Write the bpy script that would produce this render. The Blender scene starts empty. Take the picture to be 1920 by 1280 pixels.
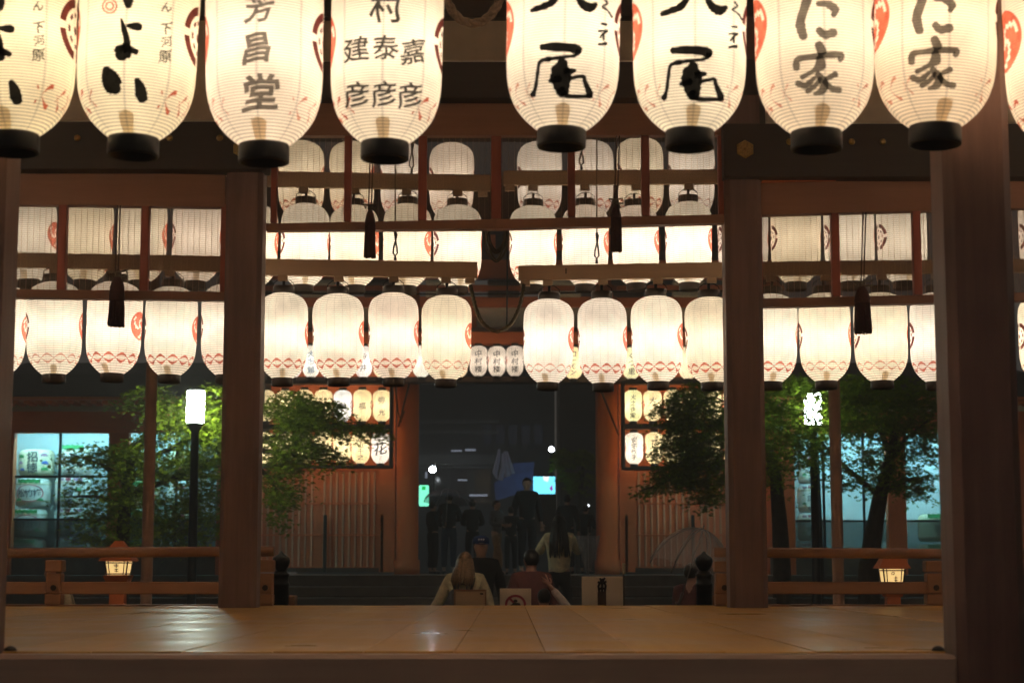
import bpy, bmesh, math, random
import numpy as np
from mathutils import Vector, Matrix, Euler

random.seed(11)
sc = bpy.context.scene
COL = sc.collection
R = math.radians

# ---------------------------------------------------------------- camera
F = 3400.0                       # focal length in pixels of the 1920 px wide photograph
EYE = Vector((0, 0, 0.27))       # the stage floor is z = 0
PITCH = math.atan(426 / F)
cam_d = bpy.data.cameras.new('camera')
cam = bpy.data.objects.new('camera', cam_d)
COL.objects.link(cam)
cam.location = EYE
cam.rotation_euler = (math.pi / 2 + PITCH, 0, -math.atan(7 / F))
cam_d.sensor_width = 36
cam_d.lens = F / 1920 * 36
cam_d.clip_start = 0.05
cam_d.clip_end = 600
cam_d.dof.use_dof = True
cam_d.dof.focus_distance = 12.2
cam_d.dof.aperture_fstop = 4.6
sc.camera = cam
CR = cam.rotation_euler.to_matrix()

# ---------------------------------------------------------------- night sky, exposure
w = bpy.data.worlds.new('World')
sc.world = w
w.use_nodes = True
wn = w.node_tree.nodes
bg = wn['Background']
sky = wn.new('ShaderNodeTexSky')
sky.sky_type = 'NISHITA'
sky.sun_disc = False
sky.sun_elevation = R(-4)
sky.sun_rotation = R(200)
mixw = wn.new('ShaderNodeMix'); mixw.data_type = 'RGBA'; mixw.blend_type = 'ADD'
mixw.inputs[0].default_value = 1.0
mulw = wn.new('ShaderNodeMix'); mulw.data_type = 'RGBA'; mulw.blend_type = 'MULTIPLY'
mulw.inputs[0].default_value = 1.0
mulw.inputs[7].default_value = (0.05, 0.05, 0.05, 1)
w.node_tree.links.new(sky.outputs[0], mulw.inputs[6])
w.node_tree.links.new(mulw.outputs[2], mixw.inputs[6])
mixw.inputs[7].default_value = (0.47, 0.42, 0.37, 1)       # town glow on low cloud
w.node_tree.links.new(mixw.outputs[2], bg.inputs['Color'])
bg.inputs['Strength'].default_value = 0.1

vs = sc.view_settings
vs.view_transform = 'Standard'; vs.look = 'None'; vs.exposure = 0.28; vs.gamma = 1
vs.use_curve_mapping = False
cy = sc.cycles
cy.use_denoising = True
try:
    cy.denoiser = 'OPENIMAGEDENOISE'
except Exception:
    pass
cy.max_bounces = 8; cy.diffuse_bounces = 3; cy.glossy_bounces = 3
cy.transmission_bounces = 6; cy.transparent_max_bounces = 24
cy.sample_clamp_indirect = 6
cy.use_light_tree = True

# brightness of the lamps (tuned against the photograph)
GLOW = 0.45          # paper glow of the lit lanterns
BULB = 8.8          # watts of the bulb inside each

# ---------------------------------------------------------------- placing
def ray(px, py):
    return CR @ Vector(((px - 960) / F, -(py - 640) / F, -1))
def P(px, py, d):
    v = ray(px, py)
    return EYE + v * (d / v.y)
def pxm(px, py, d):
    """metres per photograph pixel at that place"""
    return (P(px + 1, py, d) - P(px, py, d)).length

# ---------------------------------------------------------------- mesh building
class M:
    def __init__(s):
        s.v = []; s.f = []; s.sm = []
    def add(s, vs_, fs, smooth=False):
        n = len(s.v)
        s.v += [tuple(p) for p in vs_]
        s.f += [tuple(i + n for i in f) for f in fs]
        s.sm += [smooth] * len(fs)
        return s
    def hexa(s, c):
        return s.add(c, [(0, 3, 2, 1), (4, 5, 6, 7), (0, 1, 5, 4), (1, 2, 6, 5), (2, 3, 7, 6), (3, 0, 4, 7)])
    def box(s, x0, x1, y0, y1, z0, z1):
        return s.hexa([(x0, y0, z0), (x1, y0, z0), (x1, y1, z0), (x0, y1, z0), (x0, y0, z1), (x1, y0, z1), (x1, y1, z1), (x0, y1, z1)])
    def cbox(s, x0, x1, y0, y1, z0, z1, b=0.006):
        """box whose edges are chamfered by b"""
        b = min(b, (x1 - x0) * .3, (y1 - y0) * .3, (z1 - z0) * .3)
        bm = bmesh.new()
        bmesh.ops.create_cube(bm, size=1, matrix=Matrix.Translation(((x0 + x1) / 2, (y0 + y1) / 2, (z0 + z1) / 2)) @ Matrix.Diagonal((x1 - x0, y1 - y0, z1 - z0, 1)))
        bmesh.ops.bevel(bm, geom=bm.edges[:], offset=b, segments=1, affect='EDGES')
        bm.verts.index_update()
        s.add([v.co for v in bm.verts], [[v.index for v in f.verts] for f in bm.faces])
        bm.free()
        return s
    def prism(s, poly, z0, z1):
        n = len(poly)
        vs_ = [(x, y, z0) for x, y in poly] + [(x, y, z1) for x, y in poly]
        fs = [tuple(range(n))[::-1], tuple(range(n, 2 * n))] + [(i, (i + 1) % n, n + (i + 1) % n, n + i) for i in range(n)]
        return s.add(vs_, fs)
    def tube(s, pts, rad, n=8, caps=True):
        pts = [Vector(p) for p in pts]
        if not hasattr(rad, '__len__'):
            rad = [rad] * len(pts)
        vs_ = []; fs = []
        up = Vector((0.13, 0.31, 0.94))
        t0 = (pts[-1] - pts[0]).normalized() if (pts[-1] - pts[0]).length > 1e-6 else Vector((0, 0, 1))
        if abs(t0.dot(up)) > .8:
            up = Vector((0.1, 1, 0.05))
        for i, p in enumerate(pts):
            t = (pts[min(i + 1, len(pts) - 1)] - pts[max(i - 1, 0)]).normalized()
            a = up - t * up.dot(t)
            if a.length < .05:
                a = Vector((1, 0, 0)) - t * t.x
            a.normalize()
            b = t.cross(a)
            for k in range(n):
                q = 2 * math.pi * k / n
                vs_.append(p + (a * math.cos(q) + b * math.sin(q)) * rad[i])
        for i in range(len(pts) - 1):
            for k in range(n):
                fs.append((i * n + k, i * n + (k + 1) % n, (i + 1) * n + (k + 1) % n, (i + 1) * n + k))
        s.add(vs_, fs, True)
        if caps:
            m = len(s.v) - len(vs_)
            s.f.append(tuple(m + k for k in range(n))[::-1]); s.sm.append(False)
            s.f.append(tuple(m + (len(pts) - 1) * n + k for k in range(n))); s.sm.append(False)
        return s
    def lathe(s, prof, n=24, c=(0, 0, 0), smooth=True, caps=True):
        c = Vector(c); vs_ = []; fs = []
        for r, z in prof:
            for k in range(n):
                q = 2 * math.pi * k / n
                vs_.append((c.x + r * math.sin(q), c.y - r * math.cos(q), c.z + z))
        for i in range(len(prof) - 1):
            for k in range(n):
                fs.append((i * n + k, i * n + (k + 1) % n, (i + 1) * n + (k + 1) % n, (i + 1) * n + k))
        m0 = len(s.v)
        s.add(vs_, fs, smooth)
        if caps:
            for i, rev in ((0, True), (len(prof) - 1, False)):
                if prof[i][0] > 1e-5:
                    f = tuple(m0 + i * n + k for k in range(n))
                    s.f.append(f[::-1] if rev else f); s.sm.append(False)
        return s
    def mesh(s, name, off=None):
        me = bpy.data.meshes.new(name)
        v = s.v if off is None else [(a - off[0], b - off[1], c - off[2]) for a, b, c in s.v]
        me.from_pydata(v, [], s.f)
        me.polygons.foreach_set('use_smooth', s.sm)
        me.update()
        return me
    def build(s, name, mat, parent=None, local=False):
        """vertices are in world space unless local; parents are never rotated at build time"""
        off = None
        if parent is not None and not local:
            off = WLOC[parent.name]
        me = s.mesh(name, off)
        return link(name, me, mat, parent)

WLOC = {}
def link(name, me, mat, parent=None):
    if mat is not None and not me.materials:
        me.materials.append(mat)
    o = bpy.data.objects.new(name, me)
    COL.objects.link(o)
    if parent is not None:
        o.parent = parent
        WLOC[o.name] = WLOC[parent.name]
    else:
        WLOC[o.name] = (0, 0, 0)
    return o
def tag(o, label=None, cat=None, group=None, kind=None):
    if label: o['label'] = label
    if cat: o['category'] = cat
    if group: o['group'] = group
    if kind: o['kind'] = kind
    return o
def thing(name, label, cat, loc=(0, 0, 0), group=None, rz=0):
    o = bpy.data.objects.new(name, None)
    o.empty_display_size = .1
    COL.objects.link(o)
    o.location = loc
    o.rotation_euler.z = rz
    WLOC[o.name] = tuple(loc)
    return tag(o, label, cat, group)
def copy_child(src, parent):
    c = src.copy(); COL.objects.link(c); c.parent = parent
    WLOC[c.name] = WLOC[parent.name]
    return c
def rect(m, x0, y0, x1, y1, d, dep, cham=0):
    """box whose front face covers those photograph pixels at depth d"""
    a = P((x0 + x1) / 2, y1, d); b = P((x0 + x1) / 2, y0, d)
    ym = (y0 + y1) / 2
    l = P(x0, ym, d).x; r = P(x1, ym, d).x
    (m.cbox if cham else m.box)(*((l, r, d, d + dep, a.z, b.z) + ((cham,) if cham else ())))
    return m
def slope(m, x0, y0a, y0b, x1, y1a, y1b, d, dep):
    """board with sloping edges: at pixel column x0 it spans rows y0a..y0b, at x1 rows y1a..y1b"""
    a, b, c, e = P(x0, y0b, d), P(x1, y1b, d), P(x1, y1a, d), P(x0, y0a, d)
    k = Vector((0, dep, 0))
    m.hexa([a, b, b + k, a + k, e, c, c + k, e + k])
    return m

# ---------------------------------------------------------------- materials
def new_mat(name):
    m = bpy.data.materials.new(name); m.use_nodes = True
    return m, m.node_tree.nodes, m.node_tree.links
def wood(name, c1, c2, rough=.55, axis=2, scale=1.0, bump=.25, spec=.35, coat=0):
    m, n, l = new_mat(name)
    b = n['Principled BSDF']
    tc = n.new('ShaderNodeTexCoord')
    mp = n.new('ShaderNodeMapping')
    s = [14 * scale] * 3; s[axis] = .9 * scale
    mp.inputs['Scale'].default_value = s
    l.new(tc.outputs['Object'], mp.inputs[0])
    oi = n.new('ShaderNodeObjectInfo')
    add = n.new('ShaderNodeVectorMath'); add.operation = 'ADD'
    mu = n.new('ShaderNodeMath'); mu.operation = 'MULTIPLY'; mu.inputs[1].default_value = 37
    l.new(oi.outputs['Random'], mu.inputs[0])
    l.new(mp.outputs[0], add.inputs[0]); l.new(mu.outputs[0], add.inputs[1])
    no = n.new('ShaderNodeTexNoise'); no.inputs['Scale'].default_value = 1.6; no.inputs['Detail'].default_value = 7; no.inputs['Roughness'].default_value = .62
    l.new(add.outputs[0], no.inputs['Vector'])
    no2 = n.new('ShaderNodeTexNoise'); no2.inputs['Scale'].default_value = 1.7; no2.inputs['Detail'].default_value = 4
    l.new(tc.outputs['Object'], no2.inputs['Vector'])
    mxf = n.new('ShaderNodeMath'); mxf.operation = 'MULTIPLY_ADD'; mxf.inputs[1].default_value = .55
    l.new(no.outputs[0], mxf.inputs[0])
    m3 = n.new('ShaderNodeMath'); m3.operation = 'MULTIPLY'; m3.inputs[1].default_value = .45
    l.new(no2.outputs[0], m3.inputs[0]); l.new(m3.outputs[0], mxf.inputs[2])
    rp = n.new('ShaderNodeValToRGB')
    rp.color_ramp.elements[0].position = .3; rp.color_ramp.elements[0].color = (*c1, 1)
    rp.color_ramp.elements[1].position = .7; rp.color_ramp.elements[1].color = (*c2, 1)
    l.new(mxf.outputs[0], rp.inputs[0])
    hs = n.new('ShaderNodeHueSaturation')
    vr = n.new('ShaderNodeMapRange'); vr.inputs[3].default_value = .82; vr.inputs[4].default_value = 1.16
    l.new(oi.outputs['Random'], vr.inputs[0]); l.new(vr.outputs[0], hs.inputs['Value'])
    l.new(rp.outputs[0], hs.inputs['Color'])
    l.new(hs.outputs[0], b.inputs['Base Color'])
    rr = n.new('ShaderNodeMapRange'); rr.inputs[1].default_value = .3; rr.inputs[2].default_value = .7; rr.inputs[3].default_value = max(.02, rough - .11); rr.inputs[4].default_value = rough + .13
    l.new(no2.outputs[0], rr.inputs[0]); l.new(rr.outputs[0], b.inputs['Roughness'])
    b.inputs['Specular IOR Level'].default_value = spec
    b.inputs['Coat Weight'].default_value = coat
    b.inputs['Coat Roughness'].default_value = .08
    bu = n.new('ShaderNodeBump'); bu.inputs['Strength'].default_value = bump; bu.inputs['Distance'].default_value = .004
    l.new(no.outputs[0], bu.inputs['Height']); l.new(bu.outputs[0], b.inputs['Normal'])
    return m
def plain(name, c, rough=.6, metal=0, var=.18, scale=9.0, bump=.15, emit=None, est=0, spec=.4):
    m, n, l = new_mat(name)
    b = n['Principled BSDF']
    tc = n.new('ShaderNodeTexCoord')
    no = n.new('ShaderNodeTexNoise'); no.inputs['Scale'].default_value = scale; no.inputs['Detail'].default_value = 6
    l.new(tc.outputs['Object'], no.inputs['Vector'])
    rp = n.new('ShaderNodeValToRGB')
    rp.color_ramp.elements[0].position = .3; rp.color_ramp.elements[0].color = (*[x * (1 - var) for x in c], 1)
    rp.color_ramp.elements[1].position = .72; rp.color_ramp.elements[1].color = (*[min(1, x * (1 + var)) for x in c], 1)
    l.new(no.outputs[0], rp.inputs[0]); l.new(rp.outputs[0], b.inputs['Base Color'])
    b.inputs['Roughness'].default_value = rough; b.inputs['Metallic'].default_value = metal
    b.inputs['Specular IOR Level'].default_value = spec
    if bump:
        bu = n.new('ShaderNodeBump'); bu.inputs['Strength'].default_value = bump; bu.inputs['Distance'].default_value = .004
        l.new(no.outputs[0], bu.inputs['Height']); l.new(bu.outputs[0], b.inputs['Normal'])
    if emit:
        b.inputs['Emission Color'].default_value = (*emit, 1); b.inputs['Emission Strength'].default_value = est
    return m
def ink(name, tint, body=(0.01, 0.01, 0.01), cover=.5):
    """brushed ink: light from the paper behind shines through it, tinted"""
    m, n, l = new_mat(name)
    n.remove(n['Principled BSDF'])
    t = n.new('ShaderNodeBsdfTransparent')
    tc = n.new('ShaderNodeTexCoord')
    no = n.new('ShaderNodeTexNoise'); no.inputs['Scale'].default_value = 38; no.inputs['Detail'].default_value = 5
    l.new(tc.outputs['Object'], no.inputs['Vector'])
    rp = n.new('ShaderNodeValToRGB')
    rp.color_ramp.elements[0].position = .32; rp.color_ramp.elements[0].color = (*[x * .75 for x in tint], 1)
    rp.color_ramp.elements[1].position = .75; rp.color_ramp.elements[1].color = (*[min(1, x * 1.3 + .02) for x in tint], 1)
    l.new(no.outputs[0], rp.inputs[0]); l.new(rp.outputs[0], t.inputs[0])
    d = n.new('ShaderNodeBsdfDiffuse'); d.inputs[0].default_value = (*body, 1)
    mx = n.new('ShaderNodeMixShader'); mx.inputs[0].default_value = 1 - cover
    l.new(d.outputs[0], mx.inputs[1]); l.new(t.outputs[0], mx.inputs[2])
    l.new(mx.outputs[0], n['Material Output'].inputs[0])
    return m
def glow(name, c, st):
    m, n, l = new_mat(name)
    b = n['Principled BSDF']
    b.inputs['Base Color'].default_value = (*[min(.9, x) for x in c], 1)
    b.inputs['Emission Color'].default_value = (*c, 1); b.inputs['Emission Strength'].default_value = st
    b.inputs['Roughness'].default_value = .4
    return m
def paper_mat():
    """washi over bamboo hoops; object colour = paper tint, its alpha = how brightly this one glows"""
    m, n, l = new_mat('lantern_paper')
    n.remove(n['Principled BSDF'])
    uv = n.new('ShaderNodeUVMap'); sp = n.new('ShaderNodeSeparateXYZ')
    l.new(uv.outputs[0], sp.inputs[0])
    def math_(op, a, b_=None, c=None):
        q = n.new('ShaderNodeMath'); q.operation = op
        for i, x in enumerate((a, b_, c)):
            if x is None: continue
            if isinstance(x, (int, float)): q.inputs[i].default_value = x
            else: l.new(x, q.inputs[i])
        return q.outputs[0]
    def line(x, wd):
        f = math_('FRACT', x); d = math_('ABSOLUTE', math_('SUBTRACT', f, .5))
        mr = n.new('ShaderNodeMapRange'); mr.interpolation_type = 'SMOOTHSTEP'
        mr.inputs[1].default_value = .5 - wd; mr.inputs[2].default_value = .5
        l.new(d, mr.inputs[0]); return mr.outputs[0]
    rib = line(sp.outputs[1], .30); thr = line(sp.outputs[0], .05)
    oi = n.new('ShaderNodeObjectInfo')
    tc = n.new('ShaderNodeTexCoord')
    no = n.new('ShaderNodeTexNoise'); no.inputs['Scale'].default_value = 7; no.inputs['Detail'].default_value = 5
    ad = n.new('ShaderNodeVectorMath'); ad.operation = 'ADD'
    mu = n.new('ShaderNodeMath'); mu.operation = 'MULTIPLY'; mu.inputs[1].default_value = 53
    l.new(oi.outputs['Random'], mu.inputs[0]); l.new(tc.outputs['Object'], ad.inputs[0]); l.new(mu.outputs[0], ad.inputs[1])
    l.new(ad.outputs[0], no.inputs['Vector'])
    mot = n.new('ShaderNodeMapRange'); mot.inputs[1].default_value = .3; mot.inputs[2].default_value = .7; mot.inputs[3].default_value = .78; mot.inputs[4].default_value = 1.04
    l.new(no.outputs[0], mot.inputs[0])
    k = math_('MULTIPLY', math_('SUBTRACT', 1, math_('MULTIPLY', rib, .62)), math_('SUBTRACT', 1, math_('MULTIPLY', thr, .32)))
    k = math_('MULTIPLY', k, mot.outputs[0])
    vm = n.new('ShaderNodeVectorMath'); vm.operation = 'SCALE'
    l.new(oi.outputs['Color'], vm.inputs[0]); l.new(k, vm.inputs['Scale'])
    tr = n.new('ShaderNodeBsdfTranslucent'); df = n.new('ShaderNodeBsdfDiffuse')
    l.new(vm.outputs[0], tr.inputs[0]); l.new(vm.outputs[0], df.inputs[0])
    mx = n.new('ShaderNodeMixShader'); mx.inputs[0].default_value = .55
    l.new(df.outputs[0], mx.inputs[1]); l.new(tr.outputs[0], mx.inputs[2])
    em = n.new('ShaderNodeEmission')
    wm = n.new('ShaderNodeMix'); wm.data_type = 'RGBA'; wm.blend_type = 'MULTIPLY'; wm.inputs[0].default_value = 1
    l.new(vm.outputs[0], wm.inputs[6]); wm.inputs[7].default_value = (1, .85, .66, 1)
    l.new(wm.outputs[2], em.inputs[0])
    l.new(math_('MULTIPLY', oi.outputs['Alpha'], GLOW), em.inputs[1])
    ads = n.new('ShaderNodeAddShader')
    l.new(mx.outputs[0], ads.inputs[0]); l.new(em.outputs[0], ads.inputs[1])
    l.new(ads.outputs[0], n['Material Output'].inputs[0])
    return m
def screen_mat():
    """smoked acrylic in the transoms"""
    m, n, l = new_mat('smoked_screen')
    b = n['Principled BSDF']; b.inputs['Base Color'].default_value = (.46, .31, .20, 1); b.inputs['Roughness'].default_value = .5
    t = n.new('ShaderNodeBsdfTransparent'); t.inputs[0].default_value = (.80, .79, .78, 1)
    mx = n.new('ShaderNodeMixShader')
    # a fine upright wire mesh runs through the sheet
    tc = n.new('ShaderNodeTexCoord'); sp = n.new('ShaderNodeSeparateXYZ'); l.new(tc.outputs['Object'], sp.inputs[0])
    mu = n.new('ShaderNodeMath'); mu.operation = 'MULTIPLY'; mu.inputs[1].default_value = 1 / .043; l.new(sp.outputs[0], mu.inputs[0])
    fr = n.new('ShaderNodeMath'); fr.operation = 'FRACT'; l.new(mu.outputs[0], fr.inputs[0])
    lt = n.new('ShaderNodeMath'); lt.operation = 'LESS_THAN'; lt.inputs[1].default_value = .055; l.new(fr.outputs[0], lt.inputs[0])
    mr = n.new('ShaderNodeMapRange'); mr.inputs[3].default_value = .83; mr.inputs[4].default_value = .42; l.new(lt.outputs[0], mr.inputs[0])
    l.new(mr.outputs[0], mx.inputs[0])
    l.new(b.outputs[0], mx.inputs[1]); l.new(t.outputs[0], mx.inputs[2]); l.new(mx.outputs[0], n['Material Output'].inputs[0])
    return m
def clear_mat(name, c, keep):
    m, n, l = new_mat(name)
    b = n['Principled BSDF']; b.inputs['Base Color'].default_value = (*c, 1); b.inputs['Roughness'].default_value = .18
    t = n.new('ShaderNodeBsdfTransparent')
    mx = n.new('ShaderNodeMixShader'); mx.inputs[0].default_value = keep
    l.new(b.outputs[0], mx.inputs[1]); l.new(t.outputs[0], mx.inputs[2]); l.new(mx.outputs[0], n['Material Output'].inputs[0])
    return m
def leaf_mat(name, c1, c2):
    m, n, l = new_mat(name)
    n.remove(n['Principled BSDF'])
    g = n.new('ShaderNodeNewGeometry')
    rp = n.new('ShaderNodeValToRGB')
    rp.color_ramp.elements[0].color = (*c1, 1); rp.color_ramp.elements[1].color = (*c2, 1)
    l.new(g.outputs['Random Per Island'], rp.inputs[0])
    d = n.new('ShaderNodeBsdfDiffuse'); t = n.new('ShaderNodeBsdfTranslucent')
    l.new(rp.outputs[0], d.inputs[0]); l.new(rp.outputs[0], t.inputs[0])
    mx = n.new('ShaderNodeMixShader'); mx.inputs[0].default_value = .45
    l.new(d.outputs[0], mx.inputs[1]); l.new(t.outputs[0], mx.inputs[2]); l.new(mx.outputs[0], n['Material Output'].inputs[0])
    return m

PAPER = paper_mat()
SCREEN = screen_mat()
PILLAR = wood('pillar_wood', (.10, .056, .048), (.245, .14, .113), .5, 2, bump=.6)
PILLAR_NEAR = PILLAR
DARKBEAM = wood('black_beam_wood', (.035, .026, .02), (.06, .045, .035), .6, 0)
BROWNRAIL = wood('brown_rail_wood', (.22, .10, .06), (.33, .16, .095), .55, 0)
REDPOST = wood('red_post_wood', (.27, .07, .045), (.38, .10, .06), .5, 2)
RACK = wood('rack_wood', (.60, .42, .27), (.76, .55, .37), .6, 0)
FLOOR = wood('floor_wood', (.70, .37, .07), (.84, .52, .13), .36, 1, .8, .10, .2, .12)
EDGEWOOD = wood('edge_beam_wood', (.40, .28, .22), (.54, .38, .30), .55, 0)
RAILWOOD = wood('railing_wood', (.34, .17, .10), (.48, .26, .15), .5, 0)
PLASTER = plain('plaster', (.62, .50, .36), .85, var=.08)
VERMILION = wood('vermilion_wood', (.60, .135, .042), (.74, .20, .06), .5, 2, bump=.1)
VERMX = wood('vermilion_board', (.60, .135, .042), (.74, .20, .06), .5, 0, bump=.1)
SLATM = wood('pale_slat', (.56, .29, .17), (.68, .38, .24), .6, 2)
GATEDARK = wood('gate_frame_wood', (.05, .028, .018), (.085, .045, .028), .6, 0)
BLACKLAC = plain('black_lacquer', (.05, .036, .028), .32, var=.25, bump=.05)  # browned and lightened to stand in for lantern light on the caps
BRASS = plain('aged_brass', (.46, .31, .11), .38, 1, var=.3, scale=60)
BLACKMETAL = plain('black_bronze', (.02, .022, .024), .3, .7, var=.3)
GREYMETAL = plain('galvanised_metal', (.25, .24, .22), .4, .8)
STONE = plain('stone_step', (.12, .105, .09), .8, var=.3, scale=5, bump=.4)
GROUNDM = plain('paving', (.09, .085, .08), .65, var=.35, scale=1.2, bump=.4)
ROPE = plain('twisted_cord', (.12, .10, .06), .8, var=.4, scale=90)
TASSEL = plain('tassel_thread', (.055, .022, .018), .9, var=.4, scale=70)
INK_BLACK = ink('ink_black', (.02, .02, .02), (.006, .006, .006), .6)
INK_GREY = ink('ink_grey', (.22, .21, .20), (.03, .03, .03), .25)
INK_MID = ink('ink_soft_black', (.09, .085, .08), (.02, .02, .02), .4)
INK_RED = ink('ink_red', (.92, .26, .18), (.5, .05, .03), .25)
INK_PINK = ink('ink_faded_red', (.96, .48, .40), (.5, .1, .08), .12)
INK_MAROON = ink('ink_maroon', (.20, .05, .045), (.1, .02, .02), .4)
INK_BLUE = ink('ink_blue', (.05, .22, .45), (.01, .05, .1), .3)
INK_GREEN = ink('ink_green', (.08, .5, .14), (.02, .2, .05), .3)
SHADETAB = ink('holder_shade', (.78, .63, .40), (.42, .27, .13), .22)  # tan tint imitates the holder's shadow on the glowing paper
ROOFT = plain('dark_roof', (.05, .036, .027), .7, var=.3)

# ---------------------------------------------------------------- ground
tag(M().box(-60, 60, -12, 75, -1.4, -1.1).build('ground', GROUNDM), 'dark paving of the shrine precinct', None, None, 'structure')

# ---------------------------------------------------------------- the dance stage
stage = thing('dance_stage', 'open wooden dance stage with dark pillars and polished plank floor', 'pavilion', (0, 9, 0))
fl = M().box(-6, 6, 6.06, 13.72, -.30, -.035).build('floor', DARKBEAM, stage)
seam = [-6.0]
x = P(56.7 + 800, 1210, 6.3).x
# plank seams measured at the far edge: 75 px apart there
base = P(908.3, 1133.3, 13.7).x
pw = P(983.3, 1133.3, 13.7).x - base
k0 = -int((base + 5.6) / pw)
rng = random.Random(3)
for k in range(k0, k0 + int(11.2 / pw)):
    x0 = base + k * pw; x1 = x0 + pw
    dz = rng.uniform(-.0016, .0016)
    M().cbox(x0 + .0013, x1 - .0013, 6.062, 13.70, -.034, 0 + dz, .0016).build('plank', FLOOR, fl)
w_near = .225
pn_l0, pn_r0 = P(22, 800, 6.076).x - .004, P(1758, 800, 6.076).x + .004
eb = M().cbox(pn_l0, pn_r0, 5.90, 6.058, -.11, -.004, .012).build('edge_beam', EDGEWOOD, stage)
M().cbox(pn_l0, pn_r0, 5.95, 6.2, -.32, -.112, .01).build('lower_beam', EDGEWOOD, stage)
M().cbox(pn_l0, pn_r0, 5.915, 5.948, -.150, -.128, .006).build('ledge', RACK, stage)
M().cbox(-7, 7, 13.702, 13.86, -.25, -.006, .01).build('back_edge_beam', PILLAR, stage)
for xx in (-5.5, -2, 2, 5.5):
    for yy in (6.6, 13.2):
        M().box(xx - .12, xx + .12, yy - .12, yy + .12, -1.1, -.31).build('under_post', DARKBEAM, stage)

def pillar(cx, w_, y0, z1, z0=.001):
    h = w_ / 2; c = w_ * .13
    poly = [(-h + c, -h), (h - c, -h), (h, -h + c), (h, h - c), (h - c, h), (-h + c, h), (-h, h - c), (-h, -h + c)]
    return M().prism([(cx + a, y0 + h + b) for a, b in poly], z0, z1).build('pillar', PILLAR, stage)
w_far = .265
pillar((P(411, 1000, 12.83).x + P(489, 1000, 13.0).x) / 2, w_far, 12.8, 4.9)
pillar((P(1437, 1000, 12.83).x + P(1363, 1000, 13.0).x) / 2, w_far, 12.8, 4.9)
w_near = .225
pn_r = (P(1758, 800, 6.076).x + w_near / 2)
pn_l = (P(22, 800, 6.076).x - w_near / 2)
pr = pillar(pn_r, w_near, 5.88, 4.4, -1.1)
pl = pillar(pn_l, w_near, 5.88, 4.4, -1.1)
# brass corner shoes at the feet of the near pillars
for xx in (pn_l + w_near / 2, pn_r - w_near / 2):
    sg = 1 if xx < 0 else -1
    M().lathe([(.022, .001), (.022, .005), (.017, .012), (.008, .017), (.002, .018)], 14, (xx + sg * .014, 6.10, 0)).build('brass_shoe', BLACKMETAL, stage)

# lintels in the far pillar line
D = 12.72
def lintel(x0, x1, y0, y1, mt, name='lintel', d=D, dep=.2):
    m = rect(M(), x0, y0, x1, y1, d, dep, .006)
    return m.build(name, mt, stage)
lb = lintel(-120, 501, 228, 318, DARKBEAM)
rb = lintel(1357, 2060, 232, 332, DARKBEAM)
cb = lintel(503, 1355, 116, 185, DARKBEAM)
tb = lintel(-120, 2060, -40, 32, DARKBEAM, d=12.80)
lintel(-120, 423, 34, 226, PLASTER, 'plaster_strip', 12.90, .08)
lintel(1436, 2060, 34, 230, PLASTER, 'plaster_strip', 12.90, .08)
lintel(505, 1354, 34, 114, PLASTER, 'plaster_strip', 12.90, .08)
# brass hexagon plates and dome nails
def hexplate(px, py, rp_, d, parent):
    c = P(px, py, d); r = rp_ * pxm(px, py, d)
    m = M()
    for rr, t in ((r, .008), (r * .72, .014), (r * .42, .02)):
        poly = [(rr * math.sin(q * math.pi / 3), rr * math.cos(q * math.pi / 3)) for q in range(6)]
        n = 6
        v = [(c.x + a, c.y, c.z + b) for a, b in poly] + [(c.x + a * .93, c.y - t, c.z + b * .93) for a, b in poly]
        m.add(v, [tuple(range(n, 2 * n))] + [(i, (i + 1) % n, n + (i + 1) % n, n + i) for i in range(n)])
    for q in range(6):
        a = q * math.pi / 3 + .52
        m.tube([(c.x + r * .55 * math.sin(a), c.y - .014, c.z + r * .55 * math.cos(a)), (c.x + r * .55 * math.sin(a), c.y - .02, c.z + r * .55 * math.cos(a))], r * .12, 6)
    m.tube([(c.x, c.y - .012, c.z), (c.x, c.y - .03, c.z), (c.x, c.y - .036, c.z)], [r * .2, r * .17, r * .05], 8)
    m.build('hexagon_plate', BRASS, parent)
def nail(px, py, d, parent):
    c = P(px, py, d); r = 6.5 * pxm(px, py, d)
    M().tube([c + Vector((0, 0, 0)), c + Vector((0, -.008, 0)), c + Vector((0, -.016, 0)), c + Vector((0, -.02, 0))], [r, r * .92, r * .6, r * .15], 10).build('dome_nail', BRASS, parent)
hexplate(452, 279, 17, D - .002, lb)
for q in (145, 318, 412): nail(q, 259, D - .002, lb)
nail(28, 259, D - .002, lb)
hexplate(1397, 280, 18, D - .002, rb)
for q in (1480, 1597, 1655, 1730): nail(q, 266, D - .002, rb)
hexplate(1408, 141, 14, 12.798, tb)
extra = rect(M(), 1357, 112, 1436, 176, 12.76, .03).build('lintel', DARKBEAM, stage)
# transoms
DT = 12.86
def transom(name_parts, mt_post=REDPOST):
    pass
tr_c = slope(M(), 499, 188, 254, 1360, 188, 253, DT, .10).build('transom', BROWNRAIL, stage)
slope(M(), 499, 184.5, 187.5, 1360, 185, 187.7, DT - .012, .10).build('lit_batten', RACK, tr_c)  # pale wood colour stands in for lantern light along this edge
slope(M(), 499, 419, 432, 930, 411, 429, DT, .09).build('rail', BROWNRAIL, tr_c)
slope(M(), 930.3, 411, 429, 1360, 402, 418, DT, .09).build('rail', BROWNRAIL, tr_c)
for a, b in ((508, 519), (645, 658.5), (784, 800), (921, 940), (1064.5, 1078.5), (1203, 1218), (1347, 1359)):
    rect(M(), a, 254.5, b, 419 - (a - 499) * .0195 - 1, DT + .004, .07, .004).build('post', REDPOST, tr_c)
slope(M(), 500, 250, 424, 1359, 250, 408, DT + .080, .006).build('screen', SCREEN, tr_c)
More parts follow.
